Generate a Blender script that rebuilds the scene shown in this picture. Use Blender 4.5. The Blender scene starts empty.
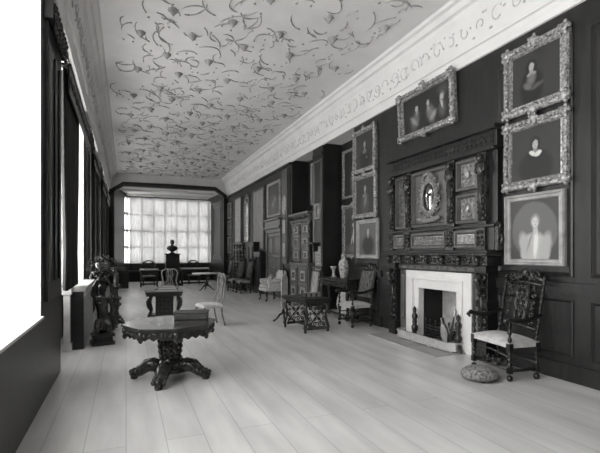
import bpy, math, random
from mathutils import Matrix, Vector
sc = bpy.context.scene
COL = sc.collection
PI = math.pi
F = 430.0; YAW = math.radians(22.03); S = math.sin(YAW); CO = math.cos(YAW); EYE = 1.5
RX = 4.81      # right wall plane
LX = -0.77     # left wall plane
EY = 21.7      # end of gallery, start of the bay

# ------------------------------------------------------------------ materials
def mat(name, val, rough=.5, metal=0, noise=0, nscale=8, bump=0, bscale=40, spec=.5, stretch=None, tint=(1, .99, .975)):
    m = bpy.data.materials.new(name); m.use_nodes = True
    nt = m.node_tree; b = nt.nodes['Principled BSDF']
    col = (val*tint[0], val*tint[1], val*tint[2], 1)
    b.inputs['Base Color'].default_value = col
    b.inputs['Roughness'].default_value = rough; b.inputs['Metallic'].default_value = metal
    b.inputs['Specular IOR Level'].default_value = spec
    if noise or bump:
        tc = nt.nodes.new('ShaderNodeTexCoord'); mp = nt.nodes.new('ShaderNodeMapping')
        nt.links.new(tc.outputs['Object'], mp.inputs[0])
        if stretch: mp.inputs['Scale'].default_value = stretch
    if noise:
        n = nt.nodes.new('ShaderNodeTexNoise'); n.inputs['Scale'].default_value = nscale; n.inputs['Detail'].default_value = 5
        nt.links.new(mp.outputs[0], n.inputs['Vector'])
        r = nt.nodes.new('ShaderNodeValToRGB')
        lo = max(0, val*(1-noise)); hi = min(1, val*(1+noise))
        r.color_ramp.elements[0].position = .32; r.color_ramp.elements[1].position = .68
        r.color_ramp.elements[0].color = (lo*tint[0], lo*tint[1], lo*tint[2], 1); r.color_ramp.elements[1].color = (hi*tint[0], hi*tint[1], hi*tint[2], 1)
        nt.links.new(n.outputs[0], r.inputs[0]); nt.links.new(r.outputs[0], b.inputs['Base Color'])
    if bump:
        n2 = nt.nodes.new('ShaderNodeTexNoise'); n2.inputs['Scale'].default_value = bscale; n2.inputs['Detail'].default_value = 3
        nt.links.new(mp.outputs[0], n2.inputs['Vector'])
        bp = nt.nodes.new('ShaderNodeBump'); bp.inputs['Strength'].default_value = bump; bp.inputs['Distance'].default_value = .01
        nt.links.new(n2.outputs[0], bp.inputs['Height']); nt.links.new(bp.outputs[0], b.inputs['Normal'])
    return m

M = {}
M['plaster'] = mat('plaster', .68, .8, noise=.05, nscale=2, bump=.15, bscale=14)
M['relief'] = mat('shaded_plaster_relief', .36, .85, noise=.3, nscale=9)  # ceiling ribbons and pendants: shade of the relief put into a darker colour
M['relief2'] = mat('frieze_relief_plaster', .50, .85, noise=.2, nscale=9)  # frieze scrolls: same painted-in relief shade, milder
M['wall'] = mat('oak_panelling', .014, .38, noise=.4, nscale=3, bump=.2, bscale=20, stretch=(1, 4, .6))
M['dark'] = mat('dark_oak', .013, .3, noise=.35, nscale=6, bump=.2, bscale=30)
M['carved'] = mat('carved_oak', .028, .24, noise=.5, nscale=18)
M['mid'] = mat('walnut', .10, .4, noise=.3, nscale=5, stretch=(3, 3, .6))
M['oakpale'] = mat('worn_oak', .2, .35, noise=.5, nscale=16)
M['door'] = mat('door_oak', .115, .38, noise=.2, nscale=4, stretch=(3, 3, .5))
M['inlay'] = mat('pale_inlay', .34, .45, noise=.45, nscale=25)
M['gilt'] = mat('gilt', .30, .36, metal=.35, noise=.7, nscale=26)
M['palewood'] = mat('pale_wood', .32, .5, noise=.25, nscale=8)
M['marble'] = mat('marble', .74, .3, noise=.06, nscale=4)
M['stone'] = mat('stone', .50, .6, noise=.15, nscale=5)
M['slab'] = mat('hearth_stone', .34, .5, noise=.12, nscale=3)
M['soot'] = mat('soot', .012, .8)
M['tile'] = mat('fireback_tile', .48, .4, noise=.25, nscale=7)
M['iron'] = mat('black_iron', .02, .4)
M['steel'] = mat('polished_steel', .55, .28, metal=.9)
M['brass'] = mat('fender_brass', .50, .4, metal=.35, noise=.15, nscale=12)
M['fabric'] = mat('pale_fabric', .52, .85, noise=.18, nscale=14, bump=.3, bscale=120)
M['fabricmid'] = mat('figured_fabric', .22, .85, noise=.6, nscale=28)
M['tapestry'] = mat('striped_velvet', .11, .8, noise=.8, nscale=16, stretch=(3, 3, .5))
M['hanging'] = mat('wall_hanging', .27, .75, noise=.25, nscale=7, stretch=(3, 3, .4))
M['porcelain'] = mat('porcelain', .36, .25, noise=.6, nscale=22)
M['bronze'] = mat('bronze', .03, .35)
M['curtain'] = mat('dark_curtain', .022, .9)
M['leather'] = mat('book_leather', .035, .5, noise=.4, nscale=10)
M['paper'] = mat('book_paper', .45, .8)
M['bookpale'] = mat('book_vellum', .25, .6)
M['leaf'] = mat('leaf', .035, .5, noise=.4)
M['mirror'] = mat('mirror_glass', .6, .05, metal=1)
M['beadwork'] = mat('beadwork', .2, .8, noise=.7, nscale=35)
M['polish'] = mat('polished_top', .035, .13, noise=.3, nscale=4)
M['coal'] = mat('coal', .01, .7)
M['winstone'] = mat('window_stone', .45, .7)

def floor_mat():
    m = bpy.data.materials.new('floor_boards'); m.use_nodes = True
    nt = m.node_tree; b = nt.nodes['Principled BSDF']
    tc = nt.nodes.new('ShaderNodeTexCoord'); mp = nt.nodes.new('ShaderNodeMapping')
    mp.inputs['Rotation'].default_value = (0, 0, PI/2)
    nt.links.new(tc.outputs['Object'], mp.inputs[0])
    br = nt.nodes.new('ShaderNodeTexBrick')
    br.inputs['Scale'].default_value = 1; br.inputs['Brick Width'].default_value = 3.6; br.inputs['Row Height'].default_value = .30
    br.inputs['Mortar Size'].default_value = .004; br.inputs['Mortar Smooth'].default_value = .3; br.offset = .37
    br.inputs['Color1'].default_value = (.66, .655, .645, 1); br.inputs['Color2'].default_value = (.61, .605, .595, 1); br.inputs['Mortar'].default_value = (.40, .40, .395, 1)
    nt.links.new(mp.outputs[0], br.inputs['Vector'])
    n = nt.nodes.new('ShaderNodeTexNoise'); n.inputs['Scale'].default_value = 1.4; n.inputs['Detail'].default_value = 6
    mp2 = nt.nodes.new('ShaderNodeMapping'); mp2.inputs['Scale'].default_value = (3, .5, 1)
    nt.links.new(tc.outputs['Object'], mp2.inputs[0]); nt.links.new(mp2.outputs[0], n.inputs['Vector'])
    r = nt.nodes.new('ShaderNodeMapRange'); r.inputs[1].default_value = .3; r.inputs[2].default_value = .7; r.inputs[3].default_value = .78; r.inputs[4].default_value = 1.12
    nt.links.new(n.outputs[0], r.inputs[0])
    mx = nt.nodes.new('ShaderNodeMix'); mx.data_type = 'RGBA'; mx.blend_type = 'MULTIPLY'; mx.inputs[0].default_value = 1
    nt.links.new(br.outputs[0], mx.inputs[6]); nt.links.new(r.outputs[0], mx.inputs[7])
    nt.links.new(mx.outputs[2], b.inputs['Base Color'])
    b.inputs['Roughness'].default_value = .30; b.inputs['Specular IOR Level'].default_value = .5
    return m
M['floor'] = floor_mat()

def glass_mat():
    m = bpy.data.materials.new('window_glass'); m.use_nodes = True
    nt = m.node_tree; nt.nodes.clear()
    o = nt.nodes.new('ShaderNodeOutputMaterial'); t = nt.nodes.new('ShaderNodeBsdfTransparent'); g = nt.nodes.new('ShaderNodeBsdfGlossy')
    t.inputs[0].default_value = (.95, .95, .95, 1); g.inputs['Roughness'].default_value = .05
    x = nt.nodes.new('ShaderNodeMixShader'); x.inputs[0].default_value = .06
    nt.links.new(t.outputs[0], x.inputs[1]); nt.links.new(g.outputs[0], x.inputs[2]); nt.links.new(x.outputs[0], o.inputs[0])
    return m
M['glass'] = glass_mat()
def sheer_mat():
    m = bpy.data.materials.new('linen_blind'); m.use_nodes = True
    nt = m.node_tree; nt.nodes.clear()
    o = nt.nodes.new('ShaderNodeOutputMaterial'); t = nt.nodes.new('ShaderNodeBsdfTransparent'); g = nt.nodes.new('ShaderNodeBsdfTranslucent'); d = nt.nodes.new('ShaderNodeBsdfDiffuse')
    tc = nt.nodes.new('ShaderNodeTexCoord'); n = nt.nodes.new('ShaderNodeTexNoise'); n.inputs['Scale'].default_value = 1.3
    nt.links.new(tc.outputs['Object'], n.inputs['Vector'])
    r = nt.nodes.new('ShaderNodeMapRange'); r.inputs[1].default_value = .3; r.inputs[2].default_value = .7; r.inputs[3].default_value = .11; r.inputs[4].default_value = .19
    nt.links.new(n.outputs[0], r.inputs[0])
    nt.links.new(r.outputs[0], g.inputs[0])
    t.inputs[0].default_value = (.14, .14, .14, 1); d.inputs[0].default_value = (.4, .4, .4, 1)
    a = nt.nodes.new('ShaderNodeMixShader'); a.inputs[0].default_value = .25
    nt.links.new(g.outputs[0], a.inputs[1]); nt.links.new(t.outputs[0], a.inputs[2])
    c = nt.nodes.new('ShaderNodeMixShader'); c.inputs[0].default_value = .2
    nt.links.new(a.outputs[0], c.inputs[1]); nt.links.new(d.outputs[0], c.inputs[2])
    nt.links.new(c.outputs[0], o.inputs[0])
    return m
M['sheer'] = sheer_mat()

def paint(name, bg, blobs):
    """oil painting: soft ellipses (cx, cy, rx, ry, angle deg, value, softness) over a ground, in the canvas's own 0..1 frame"""
    m = bpy.data.materials.new(name); m.use_nodes = True
    nt = m.node_tree; b = nt.nodes['Principled BSDF']; b.inputs['Roughness'].default_value = .45
    N = nt.nodes.new; L = nt.links.new
    tc = N('ShaderNodeTexCoord')
    nz = N('ShaderNodeTexNoise'); nz.inputs['Scale'].default_value = 9; L(tc.outputs['Generated'], nz.inputs['Vector'])
    off = N('ShaderNodeVectorMath'); off.operation = 'MULTIPLY_ADD'; off.inputs[1].default_value = (.05, 0, .05)
    L(nz.outputs['Color'], off.inputs[0]); L(tc.outputs['Generated'], off.inputs[2])
    cur = N('ShaderNodeRGB'); cur.outputs[0].default_value = (bg, bg, bg*.97, 1); cur = cur.outputs[0]
    for (cx, cy, rx, ry, an, v, so) in blobs:
        mp = N('ShaderNodeMapping'); mp.vector_type = 'TEXTURE'
        mp.inputs['Location'].default_value = (cx+.025, .5, cy+.025); mp.inputs['Rotation'].default_value = (0, math.radians(an), 0)
        mp.inputs['Scale'].default_value = (rx, 1e4, ry)
        L(off.outputs[0], mp.inputs[0])
        ln = N('ShaderNodeVectorMath'); ln.operation = 'LENGTH'; L(mp.outputs[0], ln.inputs[0])
        mr = N('ShaderNodeMapRange'); mr.inputs[1].default_value = 1+so*.5; mr.inputs[2].default_value = 1-so; mr.inputs[3].default_value = 0; mr.inputs[4].default_value = 1
        L(ln.outputs['Value'], mr.inputs[0])
        mx = N('ShaderNodeMix'); mx.data_type = 'RGBA'
        L(mr.outputs[0], mx.inputs[0]); L(cur, mx.inputs[6]); mx.inputs[7].default_value = (v, v, v*.97, 1)
        cur = mx.outputs[2]
    L(cur, b.inputs['Base Color'])
    return m

# ------------------------------------------------------------------ mesh builder
class MB:
    def __init__(s): s.v = []; s.f = []; s.sm = []; s.mi = []; s.M = Matrix.Identity(4); s.m = 0
    def add(s, vs, fs, smooth=False):
        o = len(s.v)
        for p in vs: s.v.append(tuple(s.M @ Vector(p)))
        for q in fs: s.f.append([i+o for i in q]); s.sm.append(smooth); s.mi.append(s.m)
    def box(s, x0, x1, y0, y1, z0, z1):
        if x0 > x1: x0, x1 = x1, x0
        if y0 > y1: y0, y1 = y1, y0
        if z0 > z1: z0, z1 = z1, z0
        s.add([(x0,y0,z0),(x1,y0,z0),(x1,y1,z0),(x0,y1,z0),(x0,y0,z1),(x1,y0,z1),(x1,y1,z1),(x0,y1,z1)],
              [(0,3,2,1),(4,5,6,7),(0,1,5,4),(1,2,6,5),(2,3,7,6),(3,0,4,7)])
    def taper(s, cx, cy, z0, z1, w0, d0, w1, d1, dx=0, dy=0):
        s.add([(cx-w0,cy-d0,z0),(cx+w0,cy-d0,z0),(cx+w0,cy+d0,z0),(cx-w0,cy+d0,z0),
               (cx+dx-w1,cy+dy-d1,z1),(cx+dx+w1,cy+dy-d1,z1),(cx+dx+w1,cy+dy+d1,z1),(cx+dx-w1,cy+dy+d1,z1)],
              [(0,3,2,1),(4,5,6,7),(0,1,5,4),(1,2,6,5),(2,3,7,6),(3,0,4,7)])
    def lathe(s, prof, c=(0, 0), n=14, sx=1, sy=1):
        vs = []; fs = []
        for (z, r) in prof:
            for k in range(n):
                a = 2*PI*k/n; vs.append((c[0]+r*sx*math.cos(a), c[1]+r*sy*math.sin(a), z))
        for i in range(len(prof)-1):
            for k in range(n):
                k2 = (k+1) % n; fs.append((i*n+k, i*n+k2, (i+1)*n+k2, (i+1)*n+k))
        fs.append(tuple(range(n))[::-1]); fs.append(tuple((len(prof)-1)*n+k for k in range(n)))
        s.add(vs, fs, True)
    def tube(s, pts, r, n=6, closed=False):
        pts = [Vector(p) for p in pts]; m = len(pts)
        rs = r if isinstance(r, (list, tuple)) else [r]*m
        vs = []; fs = []
        up = Vector((0, 0, 1)); prev = None
        for i, p in enumerate(pts):
            if closed: t = pts[(i+1) % m]-pts[i-1]
            else: t = pts[min(i+1, m-1)]-pts[max(i-1, 0)]
            if t.length < 1e-9: t = Vector((0, 0, 1))
            t.normalize()
            if prev is None:
                a = up if abs(t.dot(up)) < .95 else Vector((1, 0, 0))
                u = t.cross(a).normalized()
            else:
                u = prev - t*prev.dot(t)
                u = u.normalized() if u.length > 1e-6 else t.orthogonal().normalized()
            prev = u; w = t.cross(u)
            for k in range(n):
                a = 2*PI*k/n; vs.append(p+(u*math.cos(a)+w*math.sin(a))*rs[i])
        last = m if closed else m-1
        for i in range(last):
            j = (i+1) % m
            for k in range(n):
                k2 = (k+1) % n; fs.append((i*n+k, i*n+k2, j*n+k2, j*n+k))
        if not closed: fs.append(tuple(range(n))[::-1]); fs.append(tuple((m-1)*n+k for k in range(n)))
        s.add(vs, fs, True)
    def ell(s, c, r, n=8, h=5):
        if not isinstance(r, (list, tuple)): r = (r, r, r)
        vs = [(c[0], c[1], c[2]-r[2])]; fs = []
        for i in range(1, h):
            b = -PI/2+PI*i/h
            for k in range(n):
                a = 2*PI*k/n; vs.append((c[0]+r[0]*math.cos(b)*math.cos(a), c[1]+r[1]*math.cos(b)*math.sin(a), c[2]+r[2]*math.sin(b)))
        vs.append((c[0], c[1], c[2]+r[2])); L = len(vs)-1
        for k in range(n): fs.append((0, 1+(k+1) % n, 1+k))
        for i in range(h-2):
            for k in range(n):
                k2 = (k+1) % n; fs.append((1+i*n+k, 1+i*n+k2, 1+(i+1)*n+k2, 1+(i+1)*n+k))
        for k in range(n): fs.append((L, 1+(h-2)*n+k, 1+(h-2)*n+(k+1) % n))
        s.add(vs, fs, True)
    def prism(s, poly, y0, y1):       # polygon in x,z pushed along y
        n = len(poly)
        vs = [(x, y0, z) for x, z in poly]+[(x, y1, z) for x, z in poly]
        fs = [tuple(range(n)), tuple(range(n, 2*n))[::-1]]
        for i in range(n): j = (i+1) % n; fs.append((i, i+n, j+n, j))
        s.add(vs, fs)
    def slab(s, poly, z0, z1):        # polygon in x,y pushed along z
        n = len(poly)
        vs = [(x, y, z0) for x, y in poly]+[(x, y, z1) for x, y in poly]
        fs = [tuple(range(n))[::-1], tuple(range(n, 2*n))]
        for i in range(n): j = (i+1) % n; fs.append((i, j, j+n, i+n))
        s.add(vs, fs)
    def ring(s, x0, x1, z0, z1, prof, smooth=False):  # mitred moulding round a rectangle, prof = (inset, y)
        vs = []; fs = []
        for (t, y) in prof:
            vs += [(x0+t, y, z0+t), (x1-t, y, z0+t), (x1-t, y, z1-t), (x0+t, y, z1-t)]
        for i in range(len(prof)-1):
            for k in range(4):
                k2 = (k+1) % 4; fs.append((i*4+k, i*4+k2, (i+1)*4+k2, (i+1)*4+k))
        s.add(vs, fs, smooth)
    def panel(s, x0, x1, z0, z1, y, d=.02, w=.035):   # raised moulding in front of a face at y (front is -y)
        s.ring(x0, x1, z0, z1, [(0, y), (0, y-d*.6), (w*.4, y-d), (w*.7, y-d*.5), (w, y)])
    def scroll(s, cx, y, cz, r, a0, turn=1, tr=.01, n=4, steps=12, rev=1.4):
        pts = []; rs = []
        for i in range(steps+1):
            t = i/steps; a = a0+turn*t*rev*2*PI; rr = r*(1-.82*t)
            pts.append((cx+rr*math.cos(a), y, cz+rr*math.sin(a))); rs.append(tr*(1-.4*t))
        s.tube(pts, rs, n)
    def carve(s, x0, x1, z0, z1, y, cell=.09, d=.02, seed=1, sym=True):
        """relief of scrolls, leaves and bosses over a rectangle facing -y"""
        rnd = random.Random(seed); w = x1-x0; h = z1-z0
        nx = max(1, round(w/cell)); nz = max(1, round(h/cell)); cw = w/nx; ch = h/nz
        half = (nx+1)//2 if sym else nx
        for i in range(half):
            for j in range(nz):
                t = rnd.random(); a0 = rnd.random()*2*PI; tn = 1 if (i+j) % 2 else -1; q = rnd.uniform(.85, 1.1)
                for side in ((0, 1) if sym and nx-1-i != i else (0,)):
                    ii = i if side == 0 else nx-1-i
                    cx = x0+(ii+.5)*cw; cz = z0+(j+.5)*ch; r = min(cw, ch)*.46*q
                    A = a0 if side == 0 else PI-a0; T = tn if side == 0 else -tn
                    if t < .62: s.scroll(cx, y-d*.4, cz, r, A, T, tr=d*.55)
                    else:
                        s.ell((cx, y-d*.3, cz), (r*.45, d, r*.6), 7, 4)
                        for k in range(4):
                            b = A+k*PI/2; s.ell((cx+r*.7*math.cos(b), y, cz+r*.7*math.sin(b)), (r*.3, d*.8, r*.3), 6, 4)
    def build(s, name, ms, parent=None, bevel=0, remesh=0, loc=None):
        me = bpy.data.meshes.new(name); me.from_pydata(s.v, [], s.f)
        if not isinstance(ms, (list, tuple)): ms = [ms]
        for m in ms: me.materials.append(M[m] if isinstance(m, str) else m)
        me.polygons.foreach_set('use_smooth', s.sm); me.polygons.foreach_set('material_index', [min(i, len(ms)-1) for i in s.mi])
        me.update()
        o = bpy.data.objects.new(name, me); COL.objects.link(o)
        if parent: o.parent = parent
        if loc: o.location = loc
        if bevel:
            b = o.modifiers.new('bevel', 'BEVEL'); b.width = bevel; b.segments = 2; b.limit_method = 'ANGLE'; b.angle_limit = math.radians(50)
        if remesh:
            r = o.modifiers.new('remesh', 'REMESH'); r.mode = 'VOXEL'; r.voxel_size = remesh; r.use_smooth_shade = True
            k = o.modifiers.new('smooth', 'SMOOTH'); k.iterations = 2
        return o

def tag(o, label, cat=None, group=None):
    o['label'] = label
    if cat: o['category'] = cat
    if group: o['group'] = group
    return o
def struct(o): o['kind'] = 'structure'; return o
def thing(name, label, cat, loc=(0, 0, 0), deg=0, group=None):
    o = bpy.data.objects.new(name, None); COL.objects.link(o); o.empty_display_size = .1
    o.location = loc; o.rotation_euler = (0, 0, math.radians(deg)); tag(o, label, cat, group)
    return o
def dup(o, loc, deg, label, group=None):
    def cp(a, par):
        b = a.copy(); COL.objects.link(b); b.parent = par
        for ch in list(a.children): cp(ch, b)
        return b
    r = cp(o, None); r.location = loc; r.rotation_euler = (0, 0, math.radians(deg)); r['label'] = label
    if group: r['group'] = group
    return r
def wallY(px, X=RX):          # where a sight line through column px meets the long wall at X
    k = (px-300)/F; d = X/(k*CO+S); return d*CO-k*d*S

# ------------------------------------------------------------------ setting
mb = MB(); mb.box(-1.5, 5.8, -4.5, 25.2, -.1, 0); struct(mb.build('floor', 'floor'))

# ceiling: flat field, moulding, frieze cove and cornice down to the wall heads, on both sides
HW = EYE+2.895
prof = [(6.0, HW), (4.86, HW), (4.83, HW-.05), (4.78, HW-.04), (4.76, HW+.03), (4.73, HW+.10), (4.70, HW+.11), (4.70, HW+.17),
        (4.665, HW+.35), (4.63, HW+.55), (4.60, HW+.60), (4.585, HW+.66), (4.53, HW+.68), (4.50, HW+.76), (4.45, HW+.78), (4.43, HW+.825), (4.40, EYE+3.72)]
left = [(-.34, EYE+3.72), (-.37, HW+.825), (-.40, HW+.78), (-.45, HW+.76), (-.48, HW+.68), (-.53, HW+.66), (-.55, HW+.60), (-.58, HW+.55),
        (-.625, HW+.35), (-.66, HW+.17), (-.66, HW+.11), (-.69, HW+.10), (-.72, HW+.03), (-.72, HW-.06), (-.77, HW-.08), (-.80, HW), (-1.6, HW)]
P = prof+left+[(-1.6, 5.5), (6.0, 5.5)]
mb = MB(); mb.prism(P, -4.5, EY+.05)
ceil = struct(mb.build('ceiling', 'plaster'))
# strapwork and pendants of the plaster field
rnd = random.Random(5); mb = MB(); ZC = EYE+3.72
cols = [.15, 1.08, 2.01, 2.94, 3.87]
pend = MB()
j = 0; y = 1.2
while y < 21.4:
    for i, x0 in enumerate(cols):
        x = x0+(.46 if j % 2 else 0)
        if x > 4.25: continue
        yy = y+rnd.uniform(-.12, .12); x += rnd.uniform(-.1, .1)
        # pendant: fluted drop with a spread of leaves
        n = 8; vs = []; fs = []
        pr = [(ZC+.005, .088), (ZC-.02, .08), (ZC-.05, .045), (ZC-.08, .022), (ZC-.10, .006)]
        for (z, r) in pr:
            for k in range(n*2):
                a = 2*PI*k/(n*2); q = r*(1 if k % 2 else .74); vs.append((x+q*math.cos(a), yy+q*math.sin(a), z))
        for a in range(len(pr)-1):
            for k in range(n*2): k2 = (k+1) % (n*2); fs.append((a*n*2+k, a*n*2+k2, (a+1)*n*2+k2, (a+1)*n*2+k))
        pend.add(vs, fs, True)
        if True:
            for q in range(8):          # loose ribbons curling between the pendants
                a0 = rnd.uniform(0, 2*PI); R = rnd.uniform(.12, .34); sw = rnd.uniform(.9, 2.2)*rnd.choice((1, -1))
                cx = x+rnd.uniform(-.5, .5); cy = yy+rnd.uniform(-.45, .45)
                cx = min(max(cx, -.05), 4.1)
                pts = [(cx+R*(1-.35*t/7)*math.cos(a0+sw*t/7), cy+R*1.15*math.sin(a0+sw*t/7), ZC-.008) for t in range(8)]
                mb.tube(pts, [.003, .008, .011, .012, .010, .008, .007, .011], 5)
            for q in range(4):
                cx = x+rnd.uniform(-.45, .45); cy = yy+rnd.uniform(-.4, .4)
                if cx < 4.2: mb.ell((cx, cy, ZC), (.02, .03, .015), 7, 4)
    j += 1; y += .80
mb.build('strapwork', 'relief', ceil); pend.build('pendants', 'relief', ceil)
# frieze relief on both coves
mb = MB(); y = .8; k = 0
while y < 20.5:
    for (xa, xb, sg) in ((4.69, 4.635, 1), (-.645, -.59, -1)):
        r = rnd.uniform(.06, .12); a0 = rnd.uniform(0, 6); pts = []
        for t in range(11):
            a = a0+t/10*2.2*PI*(1 if k % 2 else -1); rr = r*(1-.07*t)
            zz = HW+.36+rr*math.sin(a)*1.3; xx = xa+(xb-xa)*((zz-HW-.17)/.38)
            pts.append((xx, y+rr*math.cos(a)*1.3, zz))
        mb.tube(pts[:rnd.randint(6, 11)], .009, 4)
        for t in range(3):
            zz = HW+rnd.uniform(.22, .5); xx = xa+(xb-xa)*((zz-HW-.17)/.38)
            mb.ell((xx, y+rnd.uniform(.05, .28), zz), (.012, rnd.uniform(.015, .035), .02), 6, 4)
    y += .3; k += 1
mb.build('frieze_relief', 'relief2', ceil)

# right wall with the chimney breast, the two recesses and its panelling
def foot(notch):
    p = [(RX, -4.5)]
    if notch: p += [(RX, 5.20), (5.25, 5.20), (5.25, 6.16), (RX, 6.16)]
    p += [(RX, 8.61), (5.36, 8.61), (5.36, 10.27), (RX, 10.27), (RX, 10.93), (5.36, 10.93), (5.36, 12.55), (RX, 12.55), (RX, EY), (5.7, EY), (5.7, -4.5)]
    return p
mb = MB(); mb.slab(foot(True)[::1], 0, .92); mb.slab(foot(False), .92, HW)
mb.box(RX-.10, RX, 12.56, EY, HW-.12, HW-.06)     # picture rail ledge of the far half
W = struct(mb.build('wall_right', 'wall'))
mb = MB(); mb.M = Matrix.Rotation(-PI/2, 4, 'Z')   # local x -> -Y, local -y -> -X
def wpan(y0, y1, z0, z1, X=RX, **k): mb.panel(-y1, -y0, z0, z1, X, **k)
def rail(y0, y1, z0, z1, d, X=RX): mb.box(-y1, -y0, X-d, X, z0, z1)
segs = [(-4.4, -2.2), (-2.2, 0), (0, 1.6), (1.6, 3.3), (3.35, 4.6), (7.5, 8.6), (12.6, 13.3), (15.1, 16.3), (16.3, 17.7), (17.7, 19.3), (19.3, 21.6)]
for (a, b) in segs:
    wpan(a+.08, b-.08, .28, .95); wpan(a+.08, b-.08, 1.22, HW-.35, d=.025, w=.05)
for (a, b) in [(-4.5, 4.62), (7.44, 8.61), (10.27, 10.93), (12.55, 13.3), (15.15, EY)]:
    rail(a, b, 0, .2, .03); rail(a, b, 1.02, 1.12, .035); rail(a, b, 1.12, 1.15, .05)
rail(10.3, 10.9, HW-.3, HW-.2, .03)
for (a, b) in [(8.63, 10.25), (10.95, 12.53)]:
    rail(a, b, 0, .2, .03, 5.36); rail(a, b, 1.02, 1.12, .035, 5.36)
mb.build('panelling', 'wall', W)
mb = MB(); mb.M = Matrix.Rotation(-PI/2, 4, 'Z')
wpan(10.33, 10.88, 1.25, 4.0, d=.03, w=.05); mb.build('pier_moulding', 'mid', W)
# pale pilaster beside the door
mb = MB(); mb.M = Matrix.Rotation(-PI/2, 4, 'Z')
rail(12.86, 13.34, 1.15, 4.2, .06); mb.panel(-13.28, -12.92, 1.3, 2.72, RX-.06, .02, .03)
mb.build('pilaster', 'mid', W)

# left wall: piers between deep window openings
WIN = [(-.5, 2.0), (2.4, 4.9), (6.2, 9.5), (10.9, 13.3), (14.8, 17.2), (18.5, 20.8)]
mb = MB(); XO = -1.35
mb.box(XO, LX, -4.5, 6.2, 0, .85); mb.box(XO, -1.05, 6.2, 9.5, 0, .85); mb.box(XO, LX, 9.5, EY, 0, .85)
mb.box(XO, LX, -4.5, EY, HW-.10, HW)
ys = [-4.5]+[q for w in WIN for q in w]+[EY]
for i in range(0, len(ys), 2): mb.box(XO, LX, ys[i], ys[i+1], .85, HW-.10)
WL = struct(mb.build('wall_left', 'wall'))
mb = MB()
for (a, b) in WIN[1:]:
    for (q0, q1) in ((a-.0, a+.015), (b-.015, b+.0)): mb.box(-1.17, LX-.01, q0, q1, .86, HW-.11)
    mb.box(-1.17, LX-.01, a+.015, b-.015, HW-.125, HW-.10); mb.box(-1.17, LX+.02, a, b, .85, .875) if a != 6.2 else None
mb.build('window_lining', 'plaster', WL)
mb = MB(); mb.M = Matrix.Rotation(PI/2, 4, 'Z')     # local x -> +Y, local -y -> +X
for i in range(0, len(ys), 2):
    a, b = ys[i]+.06, ys[i+1]-.06
    if i == 0: continue
    mb.panel(a, b, 1.2, HW-.4, -LX*1, .02, .04) if False else None
    mb.box(a+.1, b-.1, .77-.03, .77, 1.0, HW-.5)         # fluted pilaster on each pier
    for q in range(3): mb.box(a+.13+q*(b-a-.2)/3, a+.17+q*(b-a-.2)/3, .72, .74, 1.2, HW-.75)
    mb.box(a+.05, b-.05, .77-.08, .77, HW-.5, HW-.3)
    mb.carve(a+.08, b-.08, HW-.62, HW-.3, .69, .12, .03, seed=i)
mb.build('pilasters', 'dark', WL)
def window(n, y0, y1, X, z0, z1, cols, rows, mw=.05):
    o = bpy.data.objects.new('window_%d' % n, None); COL.objects.link(o); struct(o); o.location = (X, y0, z0)
    w = y1-y0; h = z1-z0; m = MB()
    for i in range(cols+1): q = w*i/cols; m.box(-.05, .05, max(0, q-mw/2), min(w, q+mw/2), 0, h)
    for i in range(rows+1): q = h*i/rows; m.box(-.04, .04, 0, w, max(0, q-mw/2), min(h, q+mw/2))
    m.build('window_frame', 'winstone', o)
    g = MB(); g.box(-.004, .004, .005, w-.005, .005, h-.005); g.build('pane', 'glass', o)
    return o
def portal(loc, rot, sx, sy):
    l = bpy.data.lights.new('daylight_portal', 'AREA'); l.shape = 'RECTANGLE'; l.size = sx; l.size_y = sy; l.cycles.is_portal = True
    o = bpy.data.objects.new('daylight_portal', l); COL.objects.link(o); o.location = loc; o.rotation_euler = rot
for n, (a, b) in enumerate(WIN):
    window(n+1, a, b, -1.2, .85, HW-.10, 4, 4)
    portal((-1.4, (a+b)/2, (.85+HW-.1)/2), (0, -PI/2, 0), HW-.95, b-a)

# near end wall behind the camera, closed panelling
mb = MB(); mb.box(-1.5, 5.8, -4.7, -4.5, 0, 5.6)
struct(mb.build('wall_back', 'wall'))

# far end: arched opening into the bay
BX0, BX1, BY = -.30, 4.44, 24.7
mb = MB()
mb.prism([(-1.5, 0), (-.52, 0), (-.52, 4.32), (-.1, 4.62), (4.15, 4.62), (4.6, 4.32), (4.6, 0), (5.8, 0), (5.8, 4.40), (4.64, 4.48), (4.2, 4.82), (-.15, 4.82), (-.58, 4.48), (-1.5, 4.48)], EY, EY+.12)
we = struct(mb.build('wall_end', 'wall'))
mb = MB(); mb.prism([(-1.5, 4.48), (-.58, 4.48), (-.15, 4.82), (4.2, 4.82), (4.64, 4.48), (5.8, 4.48), (5.8, 5.5), (-1.5, 5.5)], EY-.01, EY+.12); mb.build('end_cove', 'plaster', we)
mb = MB()
path = [(-.60, EY-.03, 4.30), (-.52, EY-.03, 4.44), (-.12, EY-.03, 4.72), (2, EY-.03, 4.74), (4.17, EY-.03, 4.72), (4.58, EY-.03, 4.44), (4.68, EY-.03, 4.30)]
mb.tube(path, .11, 6); mb.box(-.66, -.50, EY-.08, EY, 0, 4.25); mb.box(4.58, 4.74, EY-.08, EY, 0, 4.25)
mb.build('arch_moulding', 'dark', we)
# bay ceiling
mb = MB(); mb.box(-1.2, 5.4, EY+.12, BY+.3, 4.62, 5.1)
mb.box(-.2, 4.3, EY+1.0, EY+1.1, 4.56, 4.62); mb.box(-.2, 4.3, BY-.5, BY-.3, 4.52, 4.62); mb.box(1.4, 2.9, EY+.5, EY+.6, 4.54, 4.62)
struct(mb.build('trim_1', 'plaster'))
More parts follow.
